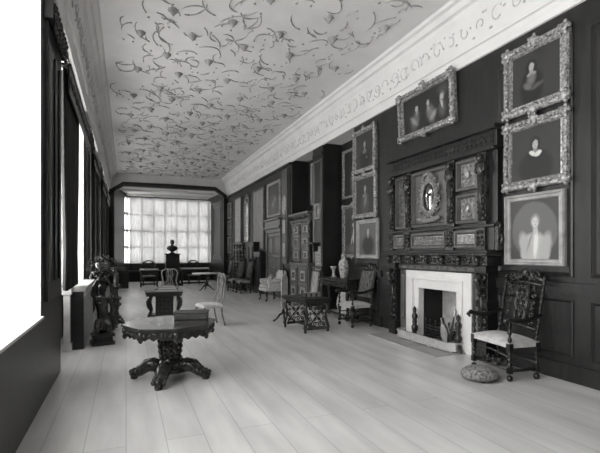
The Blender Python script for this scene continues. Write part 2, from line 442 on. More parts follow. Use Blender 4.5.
# bay walls: left canted with a narrow light, right panelled shutter, dado under the big window
mb = MB(); ZS, ZT = .93, 4.44
mb.box(-.30, 4.7, BY, BY+.2, 0, ZS); mb.box(-.3, 4.7, BY, BY+.2, ZT, 4.8)
mb.box(4.42, 4.95, BY, BY+.2, 0, 4.8)
mb.slab([(4.62, EY+.1), (4.9, EY+.1), (4.9, BY), (4.42, BY), (4.42, BY-.15)], 0, 4.8)
mb.slab([(-.52, EY+.1), (-.75, EY+.1), (-.35, BY-.75), (-.07, BY-.75)], 0, 4.8)
for z0, z1 in ((0, ZS), (ZT, 4.8)): mb.slab([(-.07, BY-.75), (-.35, BY-.75), (-.05, BY+.2), (.2, BY)], z0, z1)
wb = struct(mb.build('wall_bay', 'wall'))
mb = MB(); mb.M = Matrix.Translation((4.57, EY+.7, 0)) @ Matrix.Rotation(math.radians(-86), 4, 'Z')
mb.panel(-1.6, .4, 1.1, 4.2, 0, .03, .05); mb.panel(-1.3, .1, 1.35, 3.95, -.0, .02, .03)
mb.build('shutter_moulding', 'mid', wb)
# big window
o = bpy.data.objects.new('window_8', None); COL.objects.link(o); struct(o); o.location = (.2, BY+.1, ZS)
w = 4.22; h = ZT-ZS; m = MB()
for i in range(8): q = w*i/7; mw = .16 if i in (0, 7) else .11; m.box(max(0, q-mw/2), min(w, q+mw/2), -.07, .07, 0, h)
for i in range(5): q = h*i/4; m.box(0, w, -.06, .06, max(0, q-.05), min(h, q+.05))
m.build('window_frame', 'winstone', o); g = MB(); g.box(.01, w-.01, .0, .006, .01, h-.01); g.build('pane', 'glass', o)
portal((.2+w/2, BY+.4, ZS+h/2), (-PI/2, 0, 0), w, h)
# canted side light
o = bpy.data.objects.new('window_9', None); COL.objects.link(o); struct(o); o.location = (-.12, BY-.75, ZS); o.rotation_euler = (0, 0, math.atan2(.75, .3))
L9 = math.hypot(.75, .3); m = MB()
for i in range(3): q = L9*i/2; m.box(max(0, q-.06), min(L9, q+.06), -.05, .05, 0, h)
for i in range(5): q = h*i/4; m.box(0, L9, -.04, .04, max(0, q-.05), min(h, q+.05))
m.build('window_frame', 'winstone', o); g = MB(); g.box(.01, L9-.01, 0, .006, .01, h-.01); g.build('pane', 'glass', o)
# linen blinds, one to each light pair
bl = 4.2/4
for i in range(4):
    m = MB(); n = 24; vs = []; fs = []
    for k in range(n+1):
        x = .20+i*(bl-.001)+(bl+.01)*k/n; yy = BY-.20-.012*(i % 2)+.006*math.sin(k*1.7+i)
        vs += [(x, yy, ZS+.02), (x, yy, ZT+.02)]
    for k in range(n): fs.append((2*k, 2*k+2, 2*k+3, 2*k+1))
    m.add(vs, fs, True)
    b = m.build('linen_blind', 'sheer')
    tag(b, ['white linen blind drawn over the bay window, at its left end', 'white linen blind left of and behind the bust', 'white linen blind just right of the bust', 'white linen blind at the right end of the bay window'][i], 'blind', 'blinds of the bay window')
# curtain rail round the corner and dark curtain balls near the left light
def curtain(y0, y1, z0, z1, x, label):
    m = MB(); n = 40; vs = []; fs = []
    for k in range(n+1):
        t = k/n; yy = y0+(y1-y0)*t; xx = x+.035*math.sin(t*(y1-y0)*34)
        for (z, q) in ((z1, 1), (z1*.55+z0*.45, .9), (z0+.5, .7), (z0, .8)):
            ym = (y0+y1)/2; vs.append((xx, ym+(yy-ym)*q, z))
    for k in range(n):
        for r in range(3): fs.append((4*k+r, 4*k+r+1, 4*k+5+r, 4*k+4+r))
    m.add(vs, fs, True); o = m.build('curtain', 'curtain')
    sd = o.modifiers.new('thick', 'SOLIDIFY'); sd.thickness = .012
    tag(o, label, 'curtain', 'dark window curtains')
    return o
names = ['nearest', 'second', 'third', 'farthest']
for n, (a, b) in enumerate(WIN[2:]):
    curtain(a+.02, a+(1.75 if n == 0 else 1.0), 1.0 if n == 0 else .1, HW-.52, LX+.03, 'dark curtain hanging directly above the pale window seat' if n == 0 else 'dark curtain on the near side of the %s window, counted from the pale window seat' % names[n])
    if n: curtain(b-.95, b-.06, .1, HW-.52, LX+.03, 'dark curtain on the far side of the %s window, counted from the pale window seat' % names[n])
    m = MB(); m.box(LX+.085, LX+.105, a+.0, b-.0, HW-.85, HW-.50); m.box(LX+.0, LX+.12, a, b, HW-.50, HW-.47)
    m.M = Matrix.Rotation(PI/2, 4, 'Z'); m.carve(a, b, HW-.8, HW-.55, -LX-.105, .17, .02, seed=n)
    tag(m.build('pelmet', 'dark', bevel=.005), 'dark carved pelmet over the %s curtained window, counted from the pale window seat' % names[n], 'pelmet', 'window pelmets')

# door and its surround
o = bpy.data.objects.new('door_1', None); COL.objects.link(o); struct(o); o.location = (RX, 14.2, 0); o.rotation_euler = (0, 0, -PI/2)
m = MB(); m.box(-.80, -.66, -.09, 0, 0, 2.24); m.box(.66, .80, -.09, 0, 0, 2.24); m.box(-.80, .80, -.09, 0, 2.20, 2.34); m.box(-.88, .88, -.17, 0, 2.34, 2.42); m.box(-.84, .84, -.12, 0, 2.42, 2.62)
m.box(-.88, .88, -.2, 0, 2.62, 2.68)
m.build('door_frame', 'mid', o, bevel=.006)
for sx in (-1, 1):
    m = MB(); a, b = (.01, .65) if sx > 0 else (-.65, -.01)
    m.box(a, b, -.04, 0, .02, 2.19)
    for (z0, z1) in ((.15, .85), (.95, 1.35), (1.45, 2.08)): m.panel(a+.08, b-.08, z0, z1, -.04, .03, .05)
    m.build('door_leaf', 'door', o, bevel=.003)
m = MB(); m.M = Matrix.Translation((.06, -.08, 1.0)); m.ell((0, 0, 0), .03); m.build('door_knob', 'brass', o)

# ------------------------------------------------------------------ pictures
def portrait(nm, bg, fig):
    return paint(nm, bg, fig)
def picture(label, yc, zc, w, h, mat_, fw=.1, rough=True, X=RX, fm='gilt', tilt=0, seed=1, name='framed_portrait', cat='painting', group=None, depth=.07, slip=True):
    o = thing(name, label, cat, (X-.012, yc, zc), -90, group)
    if tilt: o.rotation_euler = (math.radians(tilt), 0, -PI/2)
    m = MB(); x = w/2; z = h/2
    m.ring(-x, x, -z, z, [(0, 0), (0, -depth*.6), (fw*.15, -depth*.95), (fw*.35, -depth), (fw*.5, -depth*.55), (fw*.75, -depth*.5), (fw*.9, -depth*.6), (fw, -depth*.3), (fw, 0), (0, 0)])
    m.build('frame', fm, o)
    m = MB(); m.box(-x+fw*.95, x-fw*.95, -depth*.3, -.004, -z+fw*.95, z-fw*.95); m.build('canvas', mat_, o)
    if rough:
        m = MB(); r2 = random.Random(seed); step = fw*.42
        def along(n, f):
            for i in range(n):
                px, pz = f((i+.5)/n); q = r2.uniform(.7, 1.2)
                m.ell((px, -depth*.8, pz), (fw*.2*q, depth*.35, fw*.2*q), 6, 4)
                if i % 2: m.scroll(px, -depth*.9, pz, fw*.36, r2.random()*6, r2.choice((1, -1)), tr=fw*.07, steps=7, rev=1)
        nx = int(w/step); nz = int(h/step); c = fw*.42
        along(nx, lambda t: (-x+w*t, z-c)); along(nx, lambda t: (-x+w*t, -z+c)); along(nz, lambda t: (-x+c, -z+h*t)); along(nz, lambda t: (x-c, -z+h*t))
        for (px, pz) in ((-x+c, -z+c), (x-c, -z+c), (x-c, z-c), (-x+c, z-c), (0, z-c*.4), (0, -z+c*.4)):
            m.ell((px, -depth*.8, pz), (fw*.5, depth*.6, fw*.5), 8, 5)
            for k in range(5): a = k*2*PI/5; m.ell((px+fw*.5*math.cos(a), -depth*.8, pz+fw*.5*math.sin(a)), (fw*.24, depth*.4, fw*.24), 6, 4)
        m.build('carving', fm, o)
    return o
# head-and-shoulders recipes
def bustfig(face=.36, coat=.012, collar=.0, fx=.5, fy=.68, fs=.085, hair=.012, cw=.3, hands=0):
    b = [(fx, fy-.42, cw, .33, 0, coat, .25), (fx, fy-.02, fs*1.35, fs*1.45, 0, hair, .4)]
    b += [(fx, fy-.13, fs*.5, fs*.7, 0, face*.7, .4)]
    if collar: b += [(fx, fy-.2, fs*1.5, fs*.75, 0, collar, .35)]
    b += [(fx, fy, fs*.78, fs*1.1, 0, face, .35), (fx-.3*fs, fy+.1*fs, fs*.13, fs*.08, 0, face*.3, .5), (fx+.35*fs, fy+.1*fs, fs*.13, fs*.08, 0, face*.3, .5),
          (fx, fy-.5*fs, fs*.22, fs*.08, 0, face*.45, .5)]
    if hands: b += [(fx+.12, fy-.38, .05, .04, 20, hands, .4)]
    return b
PA = portrait('oil_dark_coat', .03, bustfig(.34, .010, .16, fx=.5, fy=.66, hands=.15))
PB = portrait('oil_grey_dress', .02, bustfig(.3, .05, .0, fx=.5, fy=.70, cw=.24)+[(.52, .36, .08, .2, 15, .16, .5), (.42, .5, .06, .04, 0, .25, .5)])
PC = portrait('oil_black_robe', .10, bustfig(.36, .012, .0, fx=.52, fy=.72, cw=.36, fs=.1, hair=.05))
PD = portrait('oil_cavalier', .03, [(.42, .30, .26, .36, 0, .010, .2), (.42, .70, .12, .13, 0, .008, .3), (.42, .60, .05, .07, 0, .2, .4), (.42, .69, .06, .09, 0, .36, .3), (.40, .70, .012, .008, 0, .08, .5), (.45, .70, .012, .008, 0, .08, .5), (.42, .645, .02, .007, 0, .14, .5), (.42, .55, .1, .045, 0, .4, .35), (.42, .46, .1, .13, 10, .13, .5), (.34, .34, .12, .06, 35, .12, .5), (.55, .3, .14, .05, -20, .08, .5)])
PE = portrait('oil_white_collar', .028, [(.5, .22, .36, .34, 0, .009, .15), (.5, .66, .115, .145, 0, .008, .3), (.5, .55, .045, .07, 0, .2, .4), (.5, .65, .06, .09, 0, .36, .3), (.48, .665, .012, .008, 0, .08, .5), (.53, .665, .012, .008, 0, .08, .5), (.5, .61, .02, .007, 0, .14, .5), (.44, .49, .08, .045, 25, .55, .25), (.56, .47, .08, .05, -35, .55, .25)])
PF = portrait('oil_oval_white_coat', .045, [(.5, .48, .47, .49, 0, .11, .05), (.52, .12, .30, .34, 0, .40, .12), (.32, .22, .12, .26, -18, .36, .3), (.72, .2, .12, .26, 18, .34, .3), (.54, .26, .045, .26, 5, .62, .4), (.42, .3, .02, .2, 20, .22, .6), (.53, .49, .05, .09, 0, .42, .4),
                                       (.53, .63, .1, .125, 0, .26, .3), (.53, .61, .068, .095, 0, .5, .3), (.505, .625, .013, .008, 0, .1, .5), (.555, .625, .013, .008, 0, .1, .5), (.53, .595, .01, .02, 0, .36, .6), (.53, .565, .02, .007, 0, .2, .5)])
PG = portrait('oil_three_sitters', .014, [(.86, .82, .12, .14, 0, .05, .6),
      (.27, .30, .10, .26, 8, .10, .5), (.24, .30, .05, .16, -25, .20, .6), (.31, .50, .03, .08, 0, .2, .5), (.30, .64, .045, .10, 0, .02, .4), (.31, .62, .034, .085, 0, .36, .35),
      (.61, .32, .085, .26, -6, .14, .5), (.66, .26, .05, .14, 25, .24, .6), (.56, .50, .03, .1, 0, .22, .5), (.55, .67, .05, .10, 0, .015, .4), (.56, .64, .034, .085, 0, .36, .35),
      (.84, .32, .075, .24, 0, .07, .5), (.83, .45, .022, .14, -10, .4, .5), (.85, .66, .05, .115, 0, .13, .4), (.84, .63, .034, .09, 0, .38, .35)])
PH = portrait('oil_small_dancer', .05, [(.55, .42, .07, .2, 10, .5, .3), (.5, .62, .035, .05, 0, .45, .3), (.62, .6, .03, .12, -40, .5, .4), (.42, .3, .03, .14, 30, .4, .4), (.5, .12, .5, .1, 0, .12, .6)])
PI_ = portrait('oil_standing_woman', .022, [(.5, .3, .2, .34, 0, .06, .4), (.5, .62, .09, .1, 0, .008, .4), (.5, .62, .06, .07, 0, .3, .35), (.58, .4, .05, .12, 20, .22, .5), (.48, .2, .08, .1, 0, .12, .5)])
PJ = portrait('oil_overdoor', .035, [(.5, .4, .35, .3, 0, .08, .6), (.45, .35, .1, .12, 30, .2, .6), (.6, .5, .06, .1, -20, .25, .6), (.5, .85, .4, .12, 0, .06, .8)])
PK = portrait('oil_dim', .02, [(.5, .55, .1, .15, 0, .16, .6), (.5, .2, .25, .2, 0, .05, .5)])

picture('gilt-framed portrait of a dark-coated sitter, top of the three hung left of the chimneypiece', 8.09, 3.725, .92, .95, PA, seed=1, group='portraits left of the chimneypiece')
picture('gilt-framed portrait of a pale-armed sitter, middle of the three hung left of the chimneypiece', 8.07, 2.735, .95, .95, PB, seed=2, group='portraits left of the chimneypiece')
picture('pale-framed portrait of a dark-robed sitter, lowest of the three hung left of the chimneypiece', 7.96, 1.80, .86, .84, PC, fw=.085, fm='palewood', rough=False, seed=3, group='portraits left of the chimneypiece')
picture('wide gilt-framed painting of three sitters hung high above the chimneypiece', 6.03, 3.97, 1.46, .84, PG, fw=.12, seed=4, tilt=3, depth=.10, X=RX-.01)
picture('ornate gilt portrait of a standing sitter, topmost of three at right end', 3.91, 3.74, .93, .90, PD, fw=.13, seed=5, group='portraits right of the chimneypiece')
picture('ornate gilt portrait of a sitter with white collar, middle of three at the right end', 3.91, 2.77, .93, .89, PE, fw=.12, seed=6, group='portraits right of the chimneypiece')
picture('pale-framed oval portrait of a sitter in a white coat, lowest at the right end', 3.93, 1.80, .86, .92, PF, fw=.085, fm='palewood', seed=7, rough=False, group='portraits right of the chimneypiece')
picture('thin gilt-framed dark full-length portrait, upper one in the recess above the vases', 9.58, 3.54, 1.05, 1.26, PI_, fw=.07, rough=False, X=5.36, seed=8)
picture('gilt-framed painting of a small pale figure, lower one in the recess behind the vases', 9.58, 2.06, 1.05, 1.36, PH, fw=.09, X=5.36, seed=9)
picture('narrow framed dark portrait in the recess above the carved cupboard', 11.85, 3.62, .72, 1.28, PI_, fw=.06, fm='palewood', rough=False, X=5.36, seed=10)
picture('large framed painting hung over the panelled door', 14.25, 3.37, 1.4, 1.22, PJ, fw=.09, fm='palewood', rough=False, seed=11, X=RX)
picture('small pale-framed picture on the pier between the two recesses', 10.55, 2.62, .3, .42, PH, fw=.05, fm='palewood', rough=False, seed=12, name='small_picture')
for i, (z, h) in enumerate(((3.6, .75), (2.75, .7), (1.9, .8))):
    picture(['highest of the small dim pictures in the far right corner', 'middle one of the small dim pictures in the far right corner', 'lowest of the small dim pictures in the far right corner'][i], 21.1, z, .7, h, PK, fw=.05, fm='palewood', rough=False, seed=20+i, name='small_picture', group='small pictures in the far corner')
# hangings
def hanging(label, y0, y1, z0, z1, m_='hanging', fm='mid'):
    return picture(label, (y0+y1)/2, (z0+z1)/2, y1-y0, z1-z0, M[m_], fw=.07, fm=fm, rough=False, name='framed_hanging', cat='hanging')
hanging('large framed plain textile panel beside the overdoor painting', 15.35, 16.95, 1.6, 4.0)
hanging('paler framed textile panel, farthest along the right wall', 18.75, 20.1, 1.95, 4.05, 'inlay')
# pier glass
o = thing('pier_glass', 'tall narrow gilt pier glass between the two framed wall panels', 'mirror', (RX-.01, 17.85, 2.9), -90)
m = MB(); m.ring(-.32, .32, -.95, .95, [(0, 0), (0, -.05), (.05, -.06), (.08, -.02), (.08, 0)]); m.carve(-.26, .26, .85, 1.1, -.02, .1, .03); m.build('frame', 'gilt', o)
m = MB(); m.box(-.25, .25, -.015, 0, -.88, .88); m.build('mirror_glass', 'mirror', o)
# oval medallion and tablets on the pilaster
m = MB(); m.M = Matrix.Translation((RX-.06, 13.08, 3.05)) @ Matrix.Rotation(-PI/2, 4, 'Z'); m.ell((0, 0, 0), (.17, .04, .27), 20, 8); m.tube([(.19*math.cos(a*PI/12), -.01, .29*math.sin(a*PI/12)) for a in range(24)], .02, 6, closed=True)
tag(m.build('oval_medallion', 'inlay'), 'pale oval medallion hung high beside the overdoor painting', 'medallion')
for i, z in enumerate((2.35, 1.6)):
    m = MB(); m.M = Matrix.Translation((RX-.062, 13.08, z)) @ Matrix.Rotation(-PI/2, 4, 'Z'); m.box(-.11, .11, -.02, 0, -.2, .2); m.ring(-.12, .12, -.21, .21, [(0, 0), (0, -.03), (.02, -.03), (.02, 0)])
    tag(m.build('wall_tablet', 'inlay'), ['upper small pale tablet under the oval medallion', 'lower small pale tablet under the oval medallion'][i], 'plaque', 'pale tablets by the door')
m = MB(); m.M = Matrix.Translation((RX, 10.52, 1.36)) @ Matrix.Rotation(-PI/2, 4, 'Z'); m.box(-.15, .15, -.02, 0, -.3, .3); m.ring(-.17, .17, -.32, .32, [(0, 0), (0, -.035), (.03, -.035), (.03, 0)]); m.carve(-.1, .1, -.24, .24, -.02, .1, .015, seed=4)
tag(m.build('wall_tablet', 'inlay'), 'pale carved tablet under the small bracket on the pier', 'plaque')
o = thing('wall_bracket', 'small dark carved bracket on the pier above the pale tablet', 'bracket', (RX, 10.58, 1.74), -90)
m = MB(); m.box(-.22, .22, -.26, 0, 0, .04); m.build('shelf', 'dark', o); m = MB(); m.prism([(-.06, 0), (.06, 0), (.03, -.2), (-.03, -.2)], -.15, 0); m.scroll(0, -.16, -.06, .06, 0, tr=.02); m.build('corbel', 'dark', o)

# ------------------------------------------------------------------ chimneypiece
CY = 5.68
o = thing('chimneypiece', 'tall carved dark oak chimneypiece and overmantel around the white marble fire surround', 'chimneypiece', (RX, CY, 0), -90)
for sgn in (-1, 1):
    m = MB(); a, b = sorted((sgn*.97, sgn*1.18))
    m.box(a, b, -.24, 0, 0, .26); m.box(a+.02, b-.02, -.2, 0, .26, 1.28); m.box(a, b, -.25, 0, 1.22, 1.32); m.box(a, b, -.23, 0, .74, .84)
    m.build('jamb', 'dark', o, bevel=.006)
    m = MB(); m.carve(a+.02, b-.02, .3, .72, -.2, .1, .035, seed=3, sym=True); m.carve(a+.02, b-.02, .86, 1.2, -.21, .1, .045, seed=5)
    m.ell(((a+b)/2, -.24, 1.1), (.06, .05, .08)); m.tube([((a+b)/2, -.26, 1.2), ((a+b)/2, -.31, 1.12), ((a+b)/2, -.27, 1.02), ((a+b)/2, -.23, .9)], [.05, .055, .04, .02], 8)
    m.tube([((a+b)/2, -.22, .3), ((a+b)/2, -.22, 1.15)], .02, 6)
    m.build('jamb_carving', 'carved', o)
    m = MB(); a2, b2 = sorted((sgn*.80, sgn*.97)); m.box(a2, b2, -.12, 0, 0, 1.20); m.panel(a2+.03, b2-.03, .3, 1.12, -.12, .03, .03); m.build('jamb_panel', 'mid', o)
m = MB(); m.box(-.97, .97, -.16, 0, 1.20, 1.32); m.box(-1.22, 1.22, -.27, 0, 1.32, 1.46); m.box(-1.29, 1.29, -.36, 0, 1.46, 1.5); m.box(-1.25, 1.25, -.31, 0, 1.5, 1.54)
m.build('mantel_shelf', 'dark', o, bevel=.008)
m = MB(); m.box(-1.19, 1.19, -.275, -.26, 1.33, 1.455); m.carve(-1.19, 1.19, 1.325, 1.455, -.275, .11, .025, seed=9)
for i in range(52): m.ell((-1.24+i*.0486, -.345, 1.475), (.014, .025, .015), 6, 4)
m.build('mantel_frieze', 'carved', o)
for i in range(7): x = -1.08+i*.36; m = MB(); m.ell((x, -.30, 1.40), (.04, .05, .06)); m.ell((x, -.30, 1.34), (.025, .04, .03)); m.build('mantel_boss', 'carved', o)
m = MB(); m.box(-.95, .95, -.175, -.15, 1.23, 1.29)
for i in range(10): m.ell((-.9+i*.2, -.175, 1.26), (.05, .02, .025))
m.build('lintel_beading', 'mid', o)
m = MB(); m.box(-1.24, 1.24, -.16, 0, 1.54, 1.86); m.box(-1.28, 1.28, -.21, 0, 1.86, 1.90)
m.box(-1.24, 1.24, -.10, 0, 1.90, 3.2); m.box(-1.26, 1.26, -.2, 0, 2.92, 2.97); m.box(-1.26, 1.26, -.13, 0, 2.97, 3.20); m.box(-1.30, 1.30, -.22, 0, 3.20, 3.26)
m.build('overmantel_frame', 'dark', o, bevel=.006)
for k, (a, b) in enumerate(((-1.08, -.74), (-.56, .30), (.50, .95))):
    m = MB(); m.ring(a, b, 1.58, 1.83, [(0, -.16), (0, -.2), (.03, -.2), (.05, -.165)]); fm_ = m.build('frieze_panel', 'mid', o)
    m = MB(); m.box(a+.05, b-.05, -.17, -.16, 1.635, 1.775); m.carve(a+.06, b-.06, 1.64, 1.77, -.17, .075, .02, seed=30+k); m.build('frieze_carving', 'inlay' if k == 2 else 'oakpale', fm_)
for (a, b, z0, z1) in ((-.60, .31, 1.94, 2.88), (.50, .94, 1.94, 2.37), (.50, .94, 2.43, 2.88), (-1.08, -.76, 1.94, 2.88)):
    m = MB(); m.box(a+.04, b-.04, -.105, -.09, z0+.04, z1-.04); m.ring(a, b, z0, z1, [(0, -.10), (0, -.16), (.04, -.17), (.06, -.11)]); m.build('panel_moulding', 'mid', o)
for x, s_ in ((-1.17, 1), (-.68, 2), (.405, 3), (1.03, 4)):
    m = MB(); m.box(x-.075, x+.075, -.17, 0, 1.90, 2.92); m.box(x-.085, x+.085, -.2, 0, 1.54, 1.86)
    m.carve(x-.07, x+.07, 1.95, 2.6, -.17, .08, .04, seed=s_)
    m.ell((x, -.2, 2.83), (.05, .06, .065)); m.ell((x, -.2, 2.68), (.07, .06, .11)); m.tube([(x-.06, -.2, 2.78), (x-.075, -.21, 2.66), (x, -.23, 2.6), (x+.075, -.21, 2.66), (x+.06, -.2, 2.78)], .022, 6)
    m.tube([(x, -.19, 2.6), (x, -.19, 1.96)], [.05, .025], 8); m.carve(x-.07, x+.07, 1.6, 1.83, -.2, .09, .03, seed=s_+10); m.build('carved_column', 'carved', o)
for sgn in (-1, 1):
    m = MB(); m.M = Matrix.Translation((sgn*1.27, -.1, 1.70)); m.box(-.03, .03, -.05, .1, -.16, .2); m.scroll(0, 0, 0, .10, PI/2, sgn, tr=.035, rev=1.5); m.scroll(0, -.02, .17, .07, -PI/2, -sgn, tr=.025); m.build('side_scroll', 'carved', o)
m = MB(); m.box(-1.02, -.82, -.115, -.1, 2.0, 2.82); m.carve(-1.02, -.82, 2.0, 2.82, -.115, .1, .035, seed=77); m.build('niche_carving', 'mid', o)
m = MB(); m.box(-1.2, 1.2, -.14, -.12, 3.01, 3.16); m.carve(-1.2, 1.2, 3.01, 3.16, -.14, .09, .012, seed=71); m.build('top_frieze', 'dark', o)
for (z0, z1) in ((2.0, 2.31), (2.49, 2.82)):
    zc = (z0+z1)/2; m = MB(); m.box(.57, .87, -.115, -.1, z0, z1); m.carve(.57, .87, z0, z1, -.115, .075, .018, seed=int(z0*10)); m.build('strapwork_panel', 'oakpale', o)
    m = MB(); m.ell((.72, -.14, zc), (.05, .03, .07), 10, 6); m.build('strapwork_boss', 'gilt', o)
# cartouche with mirror
m = MB(); CX, CZ = -.145, 2.43
m.tube([(CX+.17*math.cos(a*PI/14), -.15, CZ+.25*math.sin(a*PI/14)) for a in range(28)], .024, 6, closed=True)
for k in range(22):
    a = 2*PI*k/22; m.scroll(CX+.235*math.cos(a), -.15, CZ+.32*math.sin(a), .055, a, 1 if k % 2 else -1, tr=.018, steps=8, rev=1)
    m.ell((CX+.2*math.cos(a+.14), -.14, CZ+.28*math.sin(a+.14)), (.03, .025, .03), 6, 4)
for k in range(9): a = PI*k/8; m.ell((CX+.11*math.cos(a), -.17, CZ+.31+.08*math.sin(a)), (.03, .03, .03), 6, 4)
for k in range(12): m.ell((CX-.25+k*.046, -.16, CZ-.36-.03*math.sin(PI*k/11)), (.04, .04, .045), 6, 4)
m.build('cartouche', 'oakpale', o)
m = MB(); m.M = Matrix.Translation((CX, -.115, CZ)); m.ell((0, 0, 0), (.16, .02, .24), 20, 8); m.build('cartouche_glass', 'mirror', o)
# marble surround and the firebox
m = MB()
for a, b in ((-.79, -.60), (.60, .79)): m.box(a, b, -.13, 0, 0, 1.06)
m.box(-.79, .79, -.13, 0, 1.06, 1.20)
for a, b in ((-.60, -.46), (.46, .60)): m.box(a, b, -.11, 0.02, 0, .90)
m.box(-.60, .60, -.11, 0.02, .90, 1.06)
for a, b in ((-.62, -.59), (.59, .62)): m.box(a, b, -.15, -.11, 0, 1.045)
m.box(-.62, .62, -.15, -.11, 1.045, 1.075)
m.build('marble_surround', 'marble', o, bevel=.004)
m = MB(); m.box(-.475, -.46, 0, .43, 0, .91); m.box(.46, .475, 0, .43, 0, .91); m.box(-.46, .46, 0, .43, .90, .915)
m.build('firebox_lining', 'soot', o)
m = MB(); m.box(-.46, .46, .41, .43, 0, .90)
for q in range(4): m.box(-.46, .46, .407, .41, .2*q+.18, .2*q+.185)
m.build('fireback_tiles', 'tile', o)

# hearth slab (flush stone), fender, grate, firedogs, irons
m = MB(); m.box(4.12, 4.80, 5.0, 6.85, 0, .012); tag(m.build('hearth_slab', 'slab'), 'flat pale stone hearth slab set in front of the fireplace', 'hearth')
fz = .012
o = thing('fender', 'low pale metal fender curving round the front of the hearth', 'fender', (4.60, 5.76, fz))
m = MB(); out = [(.06, .72), (-.06, .72), (-.14, .64), (-.14, -.60), (-.06, -.70), (.06, -.70)]
def fpath(z, d=0): return [(x-(d if x < 0 else 0), y+(d if y > 0 else -d)*(1 if abs(y) > .9 else .3), z) for x, y in out]
for i in range(len(out)-1):
    (x0, y0), (x1, y1) = out[i], out[i+1]; L = math.hypot(x1-x0, y1-y0); m.M = Matrix.Translation((x0, y0, 0)) @ Matrix.Rotation(math.atan2(y1-y0, x1-x0), 4, 'Z')
    m.box(0, L, -.008, .008, .03, .13); m.box(-.01, L+.01, -.025, .025, .125, .145); m.box(-.01, L+.01, -.025, .025, .02, .045)
m.M = Matrix.Identity(4); m.build('fender_body', 'brass', o, bevel=.003)
for (x, y) in ((-.10, .68), (-.14, .2), (-.14, -.2), (-.10, -.65), (.04, .72), (.04, -.70)):
    m = MB(); m.lathe([(0, .02), (.012, .028), (.028, .014)], (x, y), 10); m.build('foot', 'brass', o)
o = thing('fire_grate', 'dark iron basket grate with spiked bars filled with coal in the fireplace', 'grate', (4.90, 5.72, fz))
m = MB()
for z in (.12, .17, .22, .27): m.tube([(-.15, -.28, z), (-.19, 0, z), (-.15, .28, z)], .009, 6)
for y in (-.28, -.14, 0, .14, .28): m.tube([(-.18 if abs(y) < .2 else -.15, y, 0 if abs(y) > .2 else .1), (-.18 if abs(y) < .2 else -.15, y, .34)], .009, 6); m.ell((-.18 if abs(y) < .2 else -.15, y, .36), (.018, .018, .03))
m.box(-.15, .15, -.28, .28, .09, .105)
for y in (-.27, .27): m.tube([(.13, y, 0), (.13, y, .3)], .01); m.tube([(.13, y, .27), (-.15, y, .27)], .009)
m.build('basket', 'iron', o)
m = MB(); r3 = random.Random(3)
for i in range(40): m.ell((r3.uniform(-.12, .11), r3.uniform(-.24, .24), .13+r3.uniform(0, .07)), (r3.uniform(.03, .05), r3.uniform(.03, .05), .03), 6, 4)
cl = m.build('coals', 'coal', o); cl['kind'] = 'stuff'
def firedog(y, label, dup_of=None):
    if dup_of: return dup(dup_of, (4.62, y, fz), 0, label)
    o = thing('firedog', label, 'firedog', (4.62, y, fz), 0, 'pair of firedogs')
    m = MB(); m.lathe([(.05, .05), (.08, .06), (.12, .03), (.16, .05), (.22, .06), (.27, .03), (.30, .045), (.34, .03), (.38, .05), (.42, .052), (.46, .02), (.49, .03), (.53, .032), (.57, .004)], (0, 0), 14); m.build('standard', 'iron', o)
    m = MB()
    for s_ in (-1, 1): m.tube([(0, 0, .1), (-.02, s_*.05, .09), (-.03, s_*.09, .03), (-.05, s_*.12, .012)], [.03, .026, .02, .014], 8)
    m.tube([(0, 0, .07), (.2, 0, .05), (.21, 0, .01)], .012); m.build('feet', 'iron', o)
    return o
fd = firedog(6.14, 'dark turned iron firedog on the left side of the fire opening')
firedog(5.09, 'dark turned iron firedog on the right side of the fire opening, behind the fire irons', fd)
for i, (y, x, an, nm) in enumerate(((5.28, 4.56, 6, 'poker'), (5.21, 4.54, 0, 'tongs'), (5.15, 4.53, -5, 'shovel'))):
    o = thing('fire_'+nm if nm == 'shovel' else nm, {'poker': 'slim dark poker with knobbed handle, leftmost of the fire irons', 'tongs': 'dark two-armed fire tongs, middle one of the fire irons', 'shovel': 'dark long-handled fire shovel, rightmost of the fire irons'}[nm], 'fire iron', (x, y, .2), 0, 'fire irons')
    m = MB(); m.M = Matrix.Translation((0, 0, -.17)) @ Matrix.Rotation(math.radians(an), 4, 'X') @ Matrix.Rotation(math.radians(12), 4, 'Y')
    m.tube([(0, 0, 0), (0, 0, .52)], .007)
    if nm == 'tongs': m.tube([(0, .02, 0), (0, .025, .3), (0, 0, .42)], .006)
    if nm == 'shovel': m.M = m.M @ Matrix.Identity(4); m.box(-.01, .01, -.05, .05, -.02, .12)
    m.build('shaft', 'iron', o)
    m2 = MB(); m2.M = m.M.copy(); m2.lathe([(.5, .008), (.53, .02), (.56, .01), (.58, .022), (.61, .012), (.63, .002)], n=10); m2.build('handle', 'brass', o)
# coiled bellows-like shape beside the grate
o = thing('bellows', 'pale round-ended bellows propped on the right of the grate', 'bellows', (4.66, 5.36, fz+.01), 80)
m = MB(); m.M = Matrix.Rotation(math.radians(20), 4, 'Y'); prof_ = [(0, .0), (.04, .06), (.09, .16), (.09, .25), (.05, .32), (.015, .36), (.012, .45)]
poly = [(x, z+.02) for x, z in prof_]+[(-x, z+.02) for x, z in prof_[::-1][:-1]]
m.prism(poly, -.03, -.015); m.prism(poly, .015, .03); m.build('boards', 'palewood', o, bevel=.003)
m = MB(); m.M = Matrix.Rotation(math.radians(20), 4, 'Y'); m.prism([(x*.92, z) for x, z in poly], -.015, .015); m.build('leather_gusset', 'leather', o)

